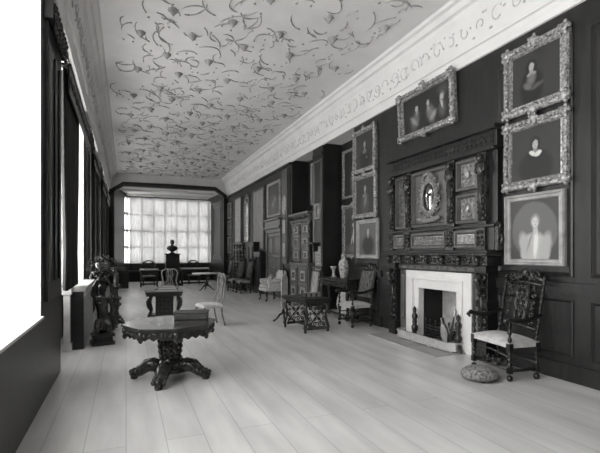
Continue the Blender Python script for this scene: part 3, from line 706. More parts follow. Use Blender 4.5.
# ------------------------------------------------------------------ chairs
def bobbin(m, x, y, z0, z1, r=.022, n=12, k=None):
    h = z1-z0; k = k or max(2, round(h/.07)); pr = [(z0, r*.8)]
    for i in range(k):
        a = z0+h*i/k; s_ = h/k; pr += [(a+s_*.12, r*.55), (a+s_*.35, r), (a+s_*.6, r*1.05), (a+s_*.88, r*.55)]
    pr.append((z1, r*.8)); m.lathe(pr, (x, y), n)
def carved_chair(label, loc, deg, w=.66, d=.54, H=1.32, seat_m='fabric', back='carved', arms=True, group=None, sh=.46, lean=.14, name='carved_armchair', cat='armchair'):
    o = thing(name, label, cat, loc, deg, group); x = w/2; y = d/2
    m = MB(); n = 12; vs = []; fs = []
    # domed upholstered seat
    m.box(-x+.01, x-.01, -y+.01, y-.01, sh-.07, sh-.01)
    for i in range(n+1):
        for j_ in range(n+1):
            u, v = i/n*2-1, j_/n*2-1; hgt = sh-.01+.05*(1-abs(u)**4)*(1-abs(v)**4)
            vs.append((u*(x-.005), v*(y-.005), hgt))
    for i in range(n):
        for j_ in range(n): a = i*(n+1)+j_; fs.append((a, a+n+1, a+n+2, a+1))
    m.add(vs, fs, True); m.build('seat', seat_m, o)
    for (sx, sy) in ((-1, -1), (1, -1), (-1, 1), (1, 1)):
        m = MB(); lx, ly = sx*(x-.03), sy*(y-.03)
        m.lathe([(0, .02), (.02, .034), (.05, .034), (.07, .018)], (lx, ly), 10); m.box(lx-.026, lx+.026, ly-.026, ly+.026, .09, .16); bobbin(m, lx, ly, .16, sh-.12, .026); m.box(lx-.028, lx+.028, ly-.028, ly+.028, sh-.13, sh-.02)
        if arms and sy < 0: bobbin(m, lx, ly, sh-.02, sh+.24, .024, k=3)
        m.build('leg', 'dark', o)
    m = MB(); fx = x-.03; fy = y-.03
    m.tube([(-fx, -fy, .12), (-fx, fy, .12)], .018, 8); m.tube([(fx, -fy, .12), (fx, fy, .12)], .018, 8); m.tube([(-fx, 0, .12), (fx, 0, .12)], .02, 8); m.tube([(-fx, fy, .2), (fx, fy, .2)], .016, 8)
    m.build('stretcher', 'dark', o)
    m = MB(); m.carve(-fx+.02, fx-.02, .14, .27, -fy, .1, .018, seed=8); m.tube([(-fx, -fy, .13), (fx, -fy, .13)], .014); m.tube([(-fx, -fy, .28), (0, -fy, .32), (fx, -fy, .28)], .014)
    m.build('front_rail', 'carved', o)
    # back, leaning
    sk = Matrix.Translation((0, y-.03, sh)) @ Matrix.Rotation(-lean, 4, 'X'); bh = H-sh
    for sx in (-1, 1):
        m = MB(); m.M = sk; bobbin(m, sx*(x-.035), 0, -.02, bh-.1, .024); m.ell((sx*(x-.035), 0, bh-.07), (.028, .028, .04)); m.build('back_post', 'dark', o)
    m = MB(); m.M = sk; bx = x-.06
    if back == 'carved':
        m.tube([(-bx, 0, .12), (0, 0, .15), (bx, 0, .12)], .02, 6)
        pw = bx*.34
        for sx in (-1, 1):
            m.tube([(sx*pw, 0, .14), (sx*pw, 0, bh-.15)], .014, 6)
            m.carve(sx*(pw+bx)/2-.055, sx*(pw+bx)/2+.055, .15, bh-.16, 0, .085, .024, seed=4, sym=False)
        for k in range(3): zc = .27+k*(bh-.4)/3; m.tube([(pw*.85*math.cos(a*PI/8), 0, zc+.1*math.sin(a*PI/8)) for a in range(16)], .016, 6, closed=True); m.ell((0, 0, zc), (.03, .02, .045))
        m.carve(-pw, pw, .16, bh-.16, 0, .07, .02, seed=14)
        m.tube([(-bx, 0, bh-.15), (0, 0, bh-.12), (bx, 0, bh-.15)], .018, 6)
        m.build('back_panel', 'carved', o)
    else:
        m.box(-bx, bx, -.03, .02, .12, bh-.12)
        for k in range(7): m.tube([(-bx+.03+k*(2*bx-.06)/6, -.03, .14), (-bx+.03+k*(2*bx-.06)/6, -.03, bh-.13)], .018, 6)
        m.build('back_panel', back, o)
    m = MB(); m.M = sk
    pts = [(-bx-.03, 0, bh-.1), (-bx*.6, 0, bh-.05), (-bx*.35, 0, bh-.09), (0, 0, bh+.01), (bx*.35, 0, bh-.09), (bx*.6, 0, bh-.05), (bx+.03, 0, bh-.1)]
    m.tube(pts, .026, 6)
    for sx in (-1, 1): m.scroll(sx*bx*.62, -.01, bh-.05, .07, 0, sx, tr=.018); m.scroll(sx*bx*.25, -.01, bh-.03, .06, PI, -sx, tr=.018)
    m.ell((0, -.01, bh+.0), (.05, .03, .06)); m.build('crest', 'carved', o)
    if arms:
        for sx in (-1, 1):
            ax = sx*(x-.03); m = MB(); yb = y-.03+math.sin(lean)*.28
            m.tube([(ax, yb, sh+.30), (ax, y*.3, sh+.24), (ax*1.03, -y*.4, sh+.235), (ax*1.06, -y-.01, sh+.27), (ax*1.06, -y-.05, sh+.24), (ax*1.05, -y-.02, sh+.21)], [.022, .024, .026, .03, .026, .014], 8)
            m.build('arm', 'dark', o)
    return o
carved_chair('tall carved dark armchair with pierced back and pale seat, right of the fireplace', (4.38, 4.03, 0), -97, w=.70, d=.44, H=1.27, lean=.17)
carved_chair('carved armchair with striped fabric back and pale seat, beside the console table', (4.40, 7.84, 0), -86, w=.56, d=.50, H=1.25, back='tapestry', lean=.2)
tc_ = carved_chair('tall-backed dark chair nearest the stepped bookcases', (4.08, 15.75, 0), -82, w=.5, d=.45, H=1.3, seat_m='fabricmid', arms=False, group='tall-backed chairs along the right wall', name='tall_backed_chair', cat='chair', back='tapestry', lean=.2)
dup(tc_, (4.0, 16.75, 0), -76, 'tall-backed dark chair in front of the turned shelf stand, second of the row')
dup(tc_, (4.2, 19.6, 0), -88, 'tall-backed dark chair in the far right corner beyond the turned shelf stand')

def splat_chair(label, loc, deg, wood='mid', seat='fabric', H=1.07, name='side_chair'):
    o = thing(name, label, 'chair', loc, deg); w, d, sh = .25, .21, .43
    m = MB(); m.prism([(-w, sh-.05), (w, sh-.05), (w, sh-.01), (w-.03, sh+.03), (-w+.03, sh+.03), (-w, sh-.01)], -d, d); m.build('seat', seat, o, bevel=.01)
    for sx in (-1, 1):
        m = MB(); m.tube([(sx*(w-.03), -d+.03, sh-.02), (sx*(w-.0), -d, sh-.12), (sx*(w-.04), -d+.03, .12), (sx*(w-.03), -d+.0, .03), (sx*(w-.02), -d-.02, .012)], [.03, .034, .017, .016, .026], 8); m.build('leg', wood, o)
        m = MB(); m.tube([(sx*(w-.04), d-.02, sh), (sx*(w-.04), d-.01, .25), (sx*(w-.02), d+.05, .0)], [.02, .018, .018], 8); m.build('leg', wood, o)
    m = MB(); pts = []
    for k in range(13):
        a = k/12; t = a*2-1
        xx = t*(w-.03); 
    side = [(w-.04, .0), (w-.02, .15), (w-.07, .30), (w-.055, .42), (w-.03, .52), (w-.07, .60), (w-.16, .635), (0, .62)]
    full = [(x, z) for x, z in side]+[(-x, z) for x, z in side[::-1][1:]]
    def by(z): return d-.02+.03*math.sin(z*5)+z*.13
    m.tube([(x, by(z), sh+z) for x, z in full], .017, 8); m.build('back_frame', wood, o)
    m = MB(); sp = [(.04, 0), (.045, .12), (.09, .24), (.05, .36), (.085, .48), (.06, .62)]
    for s_ in (-1, 1): m.tube([(s_*x, by(z), sh+z) for x, z in sp], .013, 6); m.tube([(s_*x*.4, by(z)-.004, sh+z) for x, z in sp], .010, 6)
    for z in (.2, .42): m.scroll(0, by(z), sh+z, .05, 0, 1, tr=.012); 
    m.box(-.05, .05, by(0)-.015, by(0)+.015, sh-.01, sh+.05); m.build('splat', wood, o)
    return o
splat_chair('pierced-splat side chair with pale seat standing behind the octagonal table', (1.60, 8.98, 0), -80, wood='oakpale')
splat_chair('pale pierced-back side chair behind the desk with books', (1.06, 12.5, 0), 190, wood='palewood', H=1.1)

# upholstered armchair
o = thing('upholstered_armchair', 'low pale upholstered armchair with cabriole legs near the door', 'armchair', (4.30, 13.02, 0), -88)
m = MB(); m.box(-.36, .36, -.32, .26, .30, .42); m.box(-.27, .27, -.34, .2, .42, .50); m.build('seat', 'fabric', o, bevel=.035)
m = MB(); m.M = Matrix.Translation((0, .2, .40)) @ Matrix.Rotation(-.17, 4, 'X'); m.prism([(-.31, 0), (.31, 0), (.31, .48), (.2, .56), (-.2, .56), (-.31, .48)], 0, .12); m.build('backrest', 'fabric', o, bevel=.03)
for sx in (-1, 1):
    m = MB(); m.M = Matrix.Translation((sx*.34, 0, 0)); m.box(-.05, .05, -.24, .26, .40, .56); m.tube([(0, -.27, .6), (0, .28, .64)], .075, 10); m.build('arm', 'fabric', o, bevel=.02)
    for y in (-.27, .22):
        m = MB(); m.tube([(sx*.31, y, .33), (sx*.35, y-.03, .24), (sx*.31, y, .1), (sx*.32, y-.03, .02)], [.04, .038, .018, .026], 8); m.ell((sx*.325, y-.035, .02), (.03, .035, .02)); m.build('leg', 'dark', o)
m = MB(); m.M = Matrix.Translation((.16, -.12, .68)) @ Matrix.Rotation(-.5, 4, 'X'); m.ell((0, 0, 0), (.19, .07, .17), 14, 8)
tag(m.build('cushion', 'fabricmid', loc=(0, 0, 0)), 'dark figured cushion on the pale upholstered armchair', 'cushion')
c = bpy.data.objects['cushion']; c.matrix_world = Matrix.Translation((4.30, 13.02, 0)) @ Matrix.Rotation(math.radians(-88), 4, 'Z')

# ------------------------------------------------------------------ octagonal carved table
TX, TY, TH = .49, 5.35, .68
o = thing('octagonal_table', 'octagonal dark table with carved apron, column and four scrolled feet, in the left foreground', 'table', (TX, TY, 0))
R = .545; off = math.radians(2)
octp = lambda r: [(r*math.cos(off+k*PI/4), r*math.sin(off+k*PI/4)) for k in range(8)]
m = MB(); m.slab(octp(R), TH-.025, TH); m.slab(octp(R-.02), TH-.045, TH-.025); m.build('tabletop', 'polish', o, bevel=.005)
m = MB(); q = octp(R-.03)
for k in range(8):
    a, b = Vector(q[k]), Vector(q[(k+1) % 8]); L = (b-a).length; an = math.atan2(b.y-a.y, b.x-a.x)
    m.M = Matrix.Translation((a.x, a.y, 0)) @ Matrix.Rotation(an, 4, 'Z')
    m.box(0, L, 0, .02, TH-.105, TH-.045)
    m.prism([(0, TH-.10)]+[(L*t/8, TH-.115-.018*abs(math.sin(t*PI/2))-.01*(t % 2)) for t in range(0, 9)]+[(L, TH-.10)], 0, .02)
    m.carve(.02, L-.02, TH-.12, TH-.05, 0, .055, .016, seed=k)
    m.M = Matrix.Translation((a.x*.98, a.y*.98, 0)); m.lathe([(TH-.17, .006), (TH-.155, .022), (TH-.13, .028), (TH-.11, .018), (TH-.09, .03), (TH-.045, .03)], n=10)
m.build('apron', 'carved', o)
m = MB(); m.lathe([(.14, .17), (.17, .18), (.20, .14), (.23, .12), (.27, .095), (.32, .115), (.40, .125), (.48, .12), (.54, .10), (.58, .12), (.62, .13), (.645, .2)], n=20)
rr = random.Random(8)
for z in (.27, .33, .39, .45, .51, .57):
    for k in range(10):
        a = 2*PI*(k+.5*(int(z*100) % 2))/10; rad = .105+.018*math.sin((z-.27)*10); m.ell((rad*math.cos(a), rad*math.sin(a), z), (.03, .03, .034), 6, 4)
for k in range(16): a = 2*PI*k/16; m.ell((.165*math.cos(a), .165*math.sin(a), .19), (.03, .03, .03), 6, 4)
m.build('column', 'carved', o)
m = MB(); m.slab([(.2*math.cos(k*PI/4+PI/8), .2*math.sin(k*PI/4+PI/8)) for k in range(8)], .09, .15); m.build('plinth', 'carved', o, bevel=.01)
for k in range(4):
    a = math.radians(-22+90*k); m = MB(); m.M = Matrix.Rotation(a, 4, 'Z')
    m.tube([(.12, 0, .14), (.2, 0, .17), (.28, 0, .155), (.36, 0, .09), (.43, 0, .055), (.475, 0, .07)], [.075, .085, .08, .062, .05, .03], 10)
    m.tube([(.43, 0, .035), (.43, 0, .0)], [.045, .04], 10)
    for t in range(7):
        xx = .16+t*.045; zz = .22-.0*t-(max(0, t-1)*.022); 
        for sy in (-1, 1): m.ell((xx, sy*.06, zz-.04), (.03, .025, .03), 6, 4)
        m.ell((xx, 0, zz), (.025, .03, .022), 6, 4)
    m.ell((.46, 0, .085), (.035, .04, .03)); m.build('foot', 'carved', o)
o = thing('document_box', 'long dark box lying on the octagonal table', 'box', (TX+.27, TY+.13, TH), -14)
m = MB(); m.box(-.2, .2, -.1, .1, 0, .075); m.box(-.21, .21, -.11, .11, .075, .10); m.build('box_body', 'leather', o, bevel=.012)

# ------------------------------------------------------------------ desk with books
o = thing('carved_desk', 'dark pedestal desk on carved beast supports, between the octagonal table and the bay', 'desk', (.86, 10.8, 0), -6)
o.scale = (1, 1, .9); m = MB(); m.box(-.42, .42, -.3, .3, .60, .65); m.box(-.40, .40, -.28, .28, .54, .60); m.build('desktop', 'dark', o, bevel=.006)
m = MB(); m.box(-.2, .2, -.22, .22, .03, .54); m.carve(-.18, .18, .1, .5, -.22, .1, .025, seed=3); m.box(-.38, .38, -.2, .2, 0, .05); m.build('pedestal', 'dark', o)
for (sx, sy) in ((-1, -1), (1, -1), (-1, 1), (1, 1)):
    m = MB(); X_, Y_ = sx*.31, sy*.2
    m.tube([(X_, Y_, .0), (X_+sx*.03, Y_-.02, .04), (X_-sx*.01, Y_, .15), (X_+sx*.04, Y_, .28), (X_+sx*.05, Y_, .38), (X_, Y_, .5), (X_, Y_, .55)], [.05, .045, .03, .05, .055, .035, .04], 8); m.ell((X_+sx*.05, Y_-.03, .40), (.05, .05, .06)); m.ell((X_, Y_-.05, .03), (.045, .06, .03))
    m.build('carved_support', 'dark', o)
def book(label, x, y, z, w, d, h, deg, cover='leather', group=None, flat=True):
    o = thing('book', label, 'book', (x, y, z), deg, group)
    m = MB(); t = .006
    if flat: m.box(-w/2, w/2, -d/2, d/2, 0, t); m.box(-w/2, w/2, -d/2, d/2, h-t, h); m.box(-w/2, -w/2+t, -d/2, d/2, 0, h)
    m.build('cover', cover, o); m = MB(); m.box(-w/2+t, w/2-.008, -d/2+.008, d/2-.008, t, h-t); m.build('pages', 'paper', o)
    return o
book('wide dark book, bottom of the pile on the carved desk', .90, 10.78, .585, .54, .34, .05, -8, group='books on the carved desk')
book('pale middle book of the pile on the carved desk', .92, 10.80, .635, .42, .28, .05, -2, 'bookpale', group='books on the carved desk')
book('small dark book, topmost of the pile on the carved desk', .94, 10.80, .685, .32, .22, .045, -5, group='books on the carved desk')
book('thin pale book lying alone at the left end of the carved desk', .50, 10.74, .585, .16, .24, .03, 8, 'bookpale', group='books on the carved desk')

# ------------------------------------------------------------------ tilt-top tripod table
def tripod(label, loc, r, h, top='marble', wood='dark', deg=0):
    o = thing('tripod_table', label, 'table', loc, deg)
    m = MB(); m.lathe([(h-.03, r-.02), (h-.025, r), (h, r), (h+.008, r-.01)], n=32, sy=.8); m.build('tabletop', top, o)
    m = MB(); m.lathe([(.16, .03), (.2, .05), (.26, .055), (.32, .03), (.4, .025), (.55, .035), (.6, .028), (h-.03, .06)], n=12); m.build('pillar', wood, o)
    for k in range(3):
        a = math.radians(90+120*k); m = MB(); m.M = Matrix.Rotation(a, 4, 'Z'); m.tube([(.02, 0, .22), (.1, 0, .2), (.2, 0, .1), (.3, 0, .03), (.34, 0, .02)], [.035, .035, .025, .02, .026], 8); m.build('leg', wood, o)
    return o
tripod('round pale-topped tripod table standing in front of the bay window', (3.01, 17.5, 0), .58, .69)

# ------------------------------------------------------------------ pierced stand with books
o = thing('pierced_stand', 'small dark table with pierced carved end panels, right of the pole screen', 'table', (3.28, 7.80, 0), 8)
m = MB(); m.box(-.30, .30, -.48, .48, .60, .645); m.box(-.27, .27, -.45, .45, .56, .60); m.build('tabletop', 'dark', o, bevel=.006)
for sy in (-1, 1):
    m = MB(); y = sy*.40
    for sx in (-1, 1):
        m.tube([(sx*.17, y, .56), (sx*.25, y, .48), (sx*.20, y, .34), (sx*.22, y, .22), (sx*.26, y, .1), (sx*.24, y, .05)], [.03, .035, .024, .028, .035, .03], 8)
        m.ell((sx*.25, y, .025), (.03, .03, .025))
    m.box(-.2, .2, y-.02, y+.02, .06, .11); m.box(-.2, .2, y-.02, y+.02, .50, .56)
    m.carve(-.19, .19, .11, .51, y, .095, .022, seed=21)
    for sx in (-1, 1): m.tube([(sx*.18, y, .12), (0, y, .31), (sx*.18, y, .5)], .014, 6)
    m.build('end_panel', 'carved', o)
m = MB(); m.tube([(0, -.4, .09), (0, .4, .09)], .025, 8); m.build('stretcher', 'dark', o)
for i in range(9):
    b = thing('book', ['first', 'second', 'third', 'fourth', 'fifth', 'sixth', 'seventh', 'eighth', 'ninth'][i]+' from the left in the row of small books on the pierced table', 'book', (3.22+.038*i, 7.72+.004*i, .645), 8, 'books on the pierced table')
    hh = .075+.008*((i*5) % 3)
    m = MB(); m.box(-.016, -.012, -.06, .06, 0, hh); m.box(.012, .016, -.06, .06, 0, hh); m.box(-.016, .016, -.063, -.058, 0, hh); m.build('cover', 'bookpale' if i % 3 else 'leather', b)
    m = MB(); m.box(-.012, .012, -.058, .054, .003, hh-.005); m.build('pages', 'paper', b)

# pole screen
o = thing('pole_screen', 'pole screen with tall pale arched panel on a tripod foot, left of the pierced table', 'fire screen', (3.24, 8.95, 0), 40)
m = MB(); m.lathe([(.16, .03), (.2, .04), (.26, .02), (.5, .015), (1.2, .01), (1.22, .02), (1.25, .004)], (0, .02), 10); m.build('pole', 'dark', o)
for k in range(3):
    a = math.radians(-90+120*k); m = MB(); m.M = Matrix.Rotation(a, 4, 'Z'); m.tube([(.01, 0, .19), (.1, 0, .15), (.2, 0, .05), (.27, 0, .02)], [.025, .024, .018, .022], 8); m.build('leg', 'dark', o)
m = MB(); m.prism([(-.14, .28), (.14, .28), (.14, .93), (.1, 1.0), (.04, 1.02), (0, 1.06), (-.04, 1.02), (-.1, 1.0), (-.14, .93)], -.02, .0); m.build('screen_panel', 'fabric', o, bevel=.004)

# ------------------------------------------------------------------ carved cupboard
o = thing('carved_cupboard', 'tall carved two-stage cupboard with pale inlaid square panels, in the recess beside the door', 'cupboard', (RX+.33, 11.75, 0), -90)
m = MB(); hw = .72
m.box(-hw, hw, -.42, .20, 0, 1.14); m.box(-hw-.03, hw+.03, -.46, .20, 1.14, 1.22); m.box(-hw+.04, hw-.04, -.34, .20, 1.22, 2.42); m.box(-hw-.02, hw+.02, -.42, .20, 2.42, 2.52); m.box(-hw-.06, hw+.06, -.48, .20, 2.60, 2.68); m.box(-hw, hw, -.40, .20, 2.52, 2.60)
m.build('carcass', 'mid', o, bevel=.006)
m = MB(); m.carve(-hw, hw, 2.44, 2.6, -.43, .11, .025, seed=2)
for x in (-hw+.04, 0, hw-.04): m.box(x-.06, x+.06, -.38, -.32, 1.22, 2.42); m.carve(x-.05, x+.05, 1.3, 2.36, -.38, .1, .02, seed=6)
m.build('carving', 'carved', o)
for sx in (-1, 1):
    for (z0, z1, y, nr, nm) in ((1.26, 2.38, -.34, 3, 'upper'), (.12, 1.08, -.42, 2, 'lower')):
        a, b = sorted((sx*.06, sx*.66)); m = MB(); m.box(a, b, y-.03, y, z0, z1); hh = (z1-z0)/nr
        for k in range(nr): m.panel(a+.06, b-.06, z0+k*hh+.04, z0+(k+1)*hh-.04, y-.03, .03, .05)
        dr = m.build('door', 'door', o)
        for k in range(nr):
            m = MB()
            zc = z0+(k+.5)*hh; xc = (a+b)/2; m.ring(xc-.16, xc+.16, zc-hh*.5+.09, zc+hh*.5-.09, [(0, y-.02), (0, y-.036), (.055, y-.036), (.055, y-.02)]); m.build('inlay', 'inlay', dr)
            m = MB(); m.carve(xc-.09, xc+.09, zc-.09, zc+.09, y-.04, .09, .02, seed=k); m.build('boss', 'mid', dr)

# ------------------------------------------------------------------ console table with vases
o = thing('console_table', 'carved dark console table carrying the two vases', 'table', (4.58, 8.97, 0), -90)
m = MB(); m.box(-.75, .75, -.17, .17, .87, .92); m.build('tabletop', 'dark', o, bevel=.006)
m = MB(); m.box(-.71, .71, -.14, .14, .74, .87); m.carve(-.68, .68, .75, .86, -.14, .1, .02, seed=5); m.build('frieze', 'carved', o)
for (sx, sy) in ((-1, -1), (1, -1), (-1, 1), (1, 1)):
    m = MB(); X_, Y_ = sx*.66, sy*.10
    m.tube([(X_, Y_, .76), (X_+sx*.03, Y_, .68), (X_-sx*.02, Y_, .5), (X_+sx*.01, Y_, .3), (X_, Y_, .1), (X_+sx*.01, Y_, .03)], [.045, .055, .04, .03, .035, .045], 8); m.ell((X_, Y_, .03), (.05, .05, .03)); m.build('leg', 'carved', o)
m = MB(); m.box(-.68, .68, -.03, .03, .08, .11); m.build('stretcher', 'dark', o)
m = MB(); m.lathe([(0, .055), (.015, .075), (.03, .06), (.06, .04), (.14, .035), (.2, .05), (.25, .085), (.265, .09)], n=18)
tag(m.build('trumpet_vase', 'porcelain', loc=(4.58, 9.18, .92)), 'small trumpet-mouthed vase on the console table', 'vase')
o = thing('tall_vase', 'tall pale patterned lidded vase on the console table', 'vase', (4.60, 8.70, .92))
m = MB(); m.lathe([(0, .07), (.02, .08), (.06, .09), (.2, .115), (.32, .125), (.40, .10), (.44, .055), (.50, .05), (.51, .06)], n=20); m.build('body', 'porcelain', o)
m = MB(); m.lathe([(.51, .065), (.53, .06), (.56, .035), (.575, .015), (.60, .02), (.615, .004)], n=16); m.build('lid', 'porcelain', o)
# pleated fan screen under console and leaning panel
o = thing('fan_screen', 'pale pleated arched fire screen standing under the console table', 'fire screen', (4.72, 8.92, 0), -90)
m = MB(); n = 24; vs = []; fs = []
for k in range(n+1):
    a = PI*k/n; rr_ = 1
    for q, z in ((.35, 0), (1, 1)):
        vs.append((-.34*math.cos(a)*(.6+.4*q), -.02+(.012 if k % 2 else -.012), .06+q*.22+.32*math.sin(a)*q))
for k in range(n): fs.append((2*k, 2*k+2, 2*k+3, 2*k+1))
m.add(vs, fs)
m.box(-.22, .22, -.025, .0, .0, .1); m.prism([(-.27, .06), (.27, .06), (.33, .3), (.25, .5), (.1, .585), (-.1, .585), (-.25, .5), (-.33, .3)], -.012, .01)
m.build('pleated_panel', 'fabric', o)
m = MB(); m.M = Matrix.Translation((4.74, 10.60, 0)) @ Matrix.Rotation(-PI/2, 4, 'Z') @ Matrix.Rotation(-.12, 4, 'X'); m.box(-.19, .19, -.10, -.075, .02, .98); m.ring(-.2, .2, .01, .99, [(0, -.075), (0, -.12), (.03, -.12), (.03, -.1)])
tag(m.build('leaning_panel', 'palewood'), 'pale flat panel leaning against the pier left of the console table', 'panel')

# ------------------------------------------------------------------ footstool
o = thing('footstool', 'round low beadwork footstool in front of the large carved armchair', 'footstool', (3.90, 3.94, 0))
m = MB(); m.lathe([(.03, .19), (.05, .215), (.075, .21), (.10, .2), (.135, .15), (.15, .08), (.155, .01)], n=28); m.build('cushion_top', 'beadwork', o)
m = MB(); m.lathe([(.02, .19), (.03, .205), (.05, .20)], n=28); m.build('rim', 'mid', o)
for k in range(3):
    a = 2*PI*k/3; m = MB(); m.ell((.15*math.cos(a), .15*math.sin(a), .015), (.035, .035, .015)); m.build('foot', 'dark', o)

# ------------------------------------------------------------------ shelf stand, bookcases
o = thing('turned_shelf_stand', 'dark open shelf stand with turned posts against the right wall', 'shelf stand', (4.60, 18.0, 0), -90)
for z in (.12, .62, 1.14, 1.66, 1.9):
    m = MB(); m.box(-.8, .8, -.2, .2, z-.02, z+.02); m.build('shelf', 'dark', o, bevel=.004)
for (sx, sy) in [(a, b) for a in (-.74, -.25, .25, .74) for b in (-.15, .15)]:
    m = MB(); bobbin(m, sx, sy, 0, 1.9, .04, 8, k=12); m.build('post', 'dark', o)
def bookcase(label, y0, y1, H, depth=.24):
    o = thing('bookcase', label, 'bookcase', (RX-.03, (y0+y1)/2, 0), -90, 'stepped bookcases'); w = (y1-y0)/2
    m = MB(); m.box(-w, w, -depth, 0, 0, H); m.box(-w-.03, w+.03, -depth-.03, 0, H, H+.05); m.box(-w-.02, w+.02, -depth-.02, 0, 0, .1); m.build('carcass', 'dark', o, bevel=.006)
    for sx in (-1, 1):
        a, b = sorted((sx*.01, sx*(w-.04))); m = MB(); m.box(a, b, -depth-.02, -depth, .14, H-.05); m.panel(a+.05, b-.05, .22, H-.13, -depth-.02, .02, .03); m.build('door', 'dark', o)
bookcase('taller dark bookcase against the right wall behind the tall-backed chairs', 16.0, 17.1, 1.88)
bookcase('lower dark bookcase next to the panelled door', 15.1, 15.95, 1.5)

# ------------------------------------------------------------------ bay furniture: pedestal, bust, seats, tables
m = MB(); px_, py_ = 1.98, 20.6
o = thing('bust_pedestal', 'square dark pedestal under the bust before the bay window', 'pedestal', (px_, py_, 0), 0)
m = MB(); m.box(-.30, .30, -.26, .26, .12, 1.42); m.box(-.35, .35, -.31, .31, 0, .12); m.build('shaft', 'dark', o, bevel=.008)
m = MB(); m.box(-.34, .34, -.3, .3, 1.42, 1.48); m.build('cap', 'dark', o, bevel=.008)
o = thing('bust', 'dark bust of a draped figure on the square pedestal, against the bright window', 'bust', (px_, py_, 1.48))
m = MB(); m.lathe([(0, .13), (.03, .13), (.05, .08), (.1, .06), (.13, .09)], n=16); m.build('socle', 'bronze', o)
m = MB(); m.ell((0, 0, .24), (.25, .15, .13), 14, 8); m.ell((0, -.02, .16), (.15, .12, .08), 12, 6); m.tube([(0, 0, .3), (0, -.01, .42)], [.075, .06], 10)
m.ell((0, -.01, .50), (.085, .10, .12), 14, 10); m.ell((0, -.11, .49), (.018, .03, .03)); m.ell((0, -.09, .42), (.035, .03, .03)); m.ell((0, .02, .53), (.1, .11, .11), 12, 8)
for sx in (-1, 1): m.ell((sx*.088, 0, .49), (.015, .025, .035)); m.tube([(sx*.2, -.05, .3), (0, -.16, .2)], .035, 8)
m.build('figure', 'bronze', o, remesh=.014)
def stool_bench(label, loc, w, d, h, deg=0, top='fabricmid', name='bench', cat='bench', group=None):
    o = thing(name, label, cat, loc, deg, group)
    m = MB(); m.box(-w/2, w/2, -d/2, d/2, h-.06, h); m.build('top', top, o, bevel=.008)
    for (sx, sy) in ((-1, -1), (1, -1), (-1, 1), (1, 1)):
        m = MB(); bobbin(m, sx*(w/2-.05), sy*(d/2-.05), 0, h-.05, .035, 8); m.build('leg', 'dark', o)
    m = MB()
    for sy in (-1, 1): m.box(-w/2+.05, w/2-.05, sy*(d/2-.05)-.02, sy*(d/2-.05)+.02, .1, .15)
    m.box(-w/2+.04, w/2-.04, -d/2+.03, d/2-.03, h-.16, h-.06); m.build('stretcher', 'dark', o)
    return o
stool_bench('dark side table with pale top left of the bust', (.95, 20.2, 0), .78, .5, .80, top='stone', name='side_table', cat='table')
stool_bench('long dark side table with pale top right of the bust', (2.95, 20.3, 0), 1.25, .5, .82, top='stone', name='side_table', cat='table')
def round_back(label, loc, deg):
    o = thing('round_backed_chair', label, 'chair', loc, deg, 'round-backed chairs under the bay window')
    m = MB(); m.box(-.28, .28, -.25, .25, .40, .46); m.build('seat', 'fabricmid', o, bevel=.01)
    for (sx, sy) in ((-1, -1), (1, -1), (-1, 1), (1, 1)):
        m = MB(); bobbin(m, sx*.24, sy*.21, 0, .41, .03, 8); m.build('leg', 'dark', o)
    m = MB(); pts = [(-.27, .24, .42), (-.29, .25, .85)]+[(-.29*math.cos(a*PI/8), .26, .9+.24*math.sin(a*PI/8)) for a in range(9)]+[(.29, .25, .85), (.27, .24, .42)]
    m.tube(pts, .03, 8); m.carve(-.24, .24, .5, 1.08, .25, .13, .03, seed=3); m.build('backrest', 'carved', o)
    return o
rb = round_back('round-backed carved chair at the window left of the bust', (.98, 21.1, 0), 0)
dup(rb, (3.05, 21.2, 0), 0, 'round-backed carved chair at the window right of the bust')
m = MB(); m.box(.0, 4.3, BY-.75, BY-.2, 0, .5); m.box(-.02, 4.32, BY-.78, BY-.2, .5, .56)
tag(m.build('bay_window_seat', 'dark', bevel=.01), 'long low dark window seat built along the foot of the bay window', 'window seat')
# trunk or low settle at the left of the bay
o = thing('settle', 'dark low panelled settle against the left side of the bay', 'settle', (-.15, 20.3, 0), 90)
m = MB(); m.box(-.7, .7, -.25, .25, .05, .45); m.box(-.7, .7, .2, .25, .45, .95); m.box(-.73, -.66, -.25, .25, 0, .7); m.box(.66, .73, -.25, .25, 0, .7); m.build('seat', 'dark', o, bevel=.008)

# ------------------------------------------------------------------ left foreground: window seat, figural stand, plant
o = thing('window_seat', 'boxed window seat with pale post and pale moulded top at the left wall', 'window seat', (-.73, 7.45, 0))
m = MB(); m.box(-.14, .12, .03, 2.0, 0, .90); m.build('box', 'dark', o)
m = MB(); m.box(-.16, .16, -.02, 2.05, .93, .975); m.box(-.15, .14, 0, 2.02, .90, .93); m.build('top', 'stone', o, bevel=.006)
for k in range(20):
    pass
m = MB()
m.box(.12, .13, .03, 2.0, .82, .90)
for k in range(18): m.box(.12, .14, .05+k*.11, .10+k*.11, .84, .90)
m.build('dentils', 'stone', o)
m = MB(); m.box(-.15, -.06, -.06, .03, .1, .86); m.box(-.17, -.04, -.08, .04, 0, .12); m.box(-.17, -.04, -.08, .04, .86, .98); m.build('post', 'stone', o, bevel=.006)

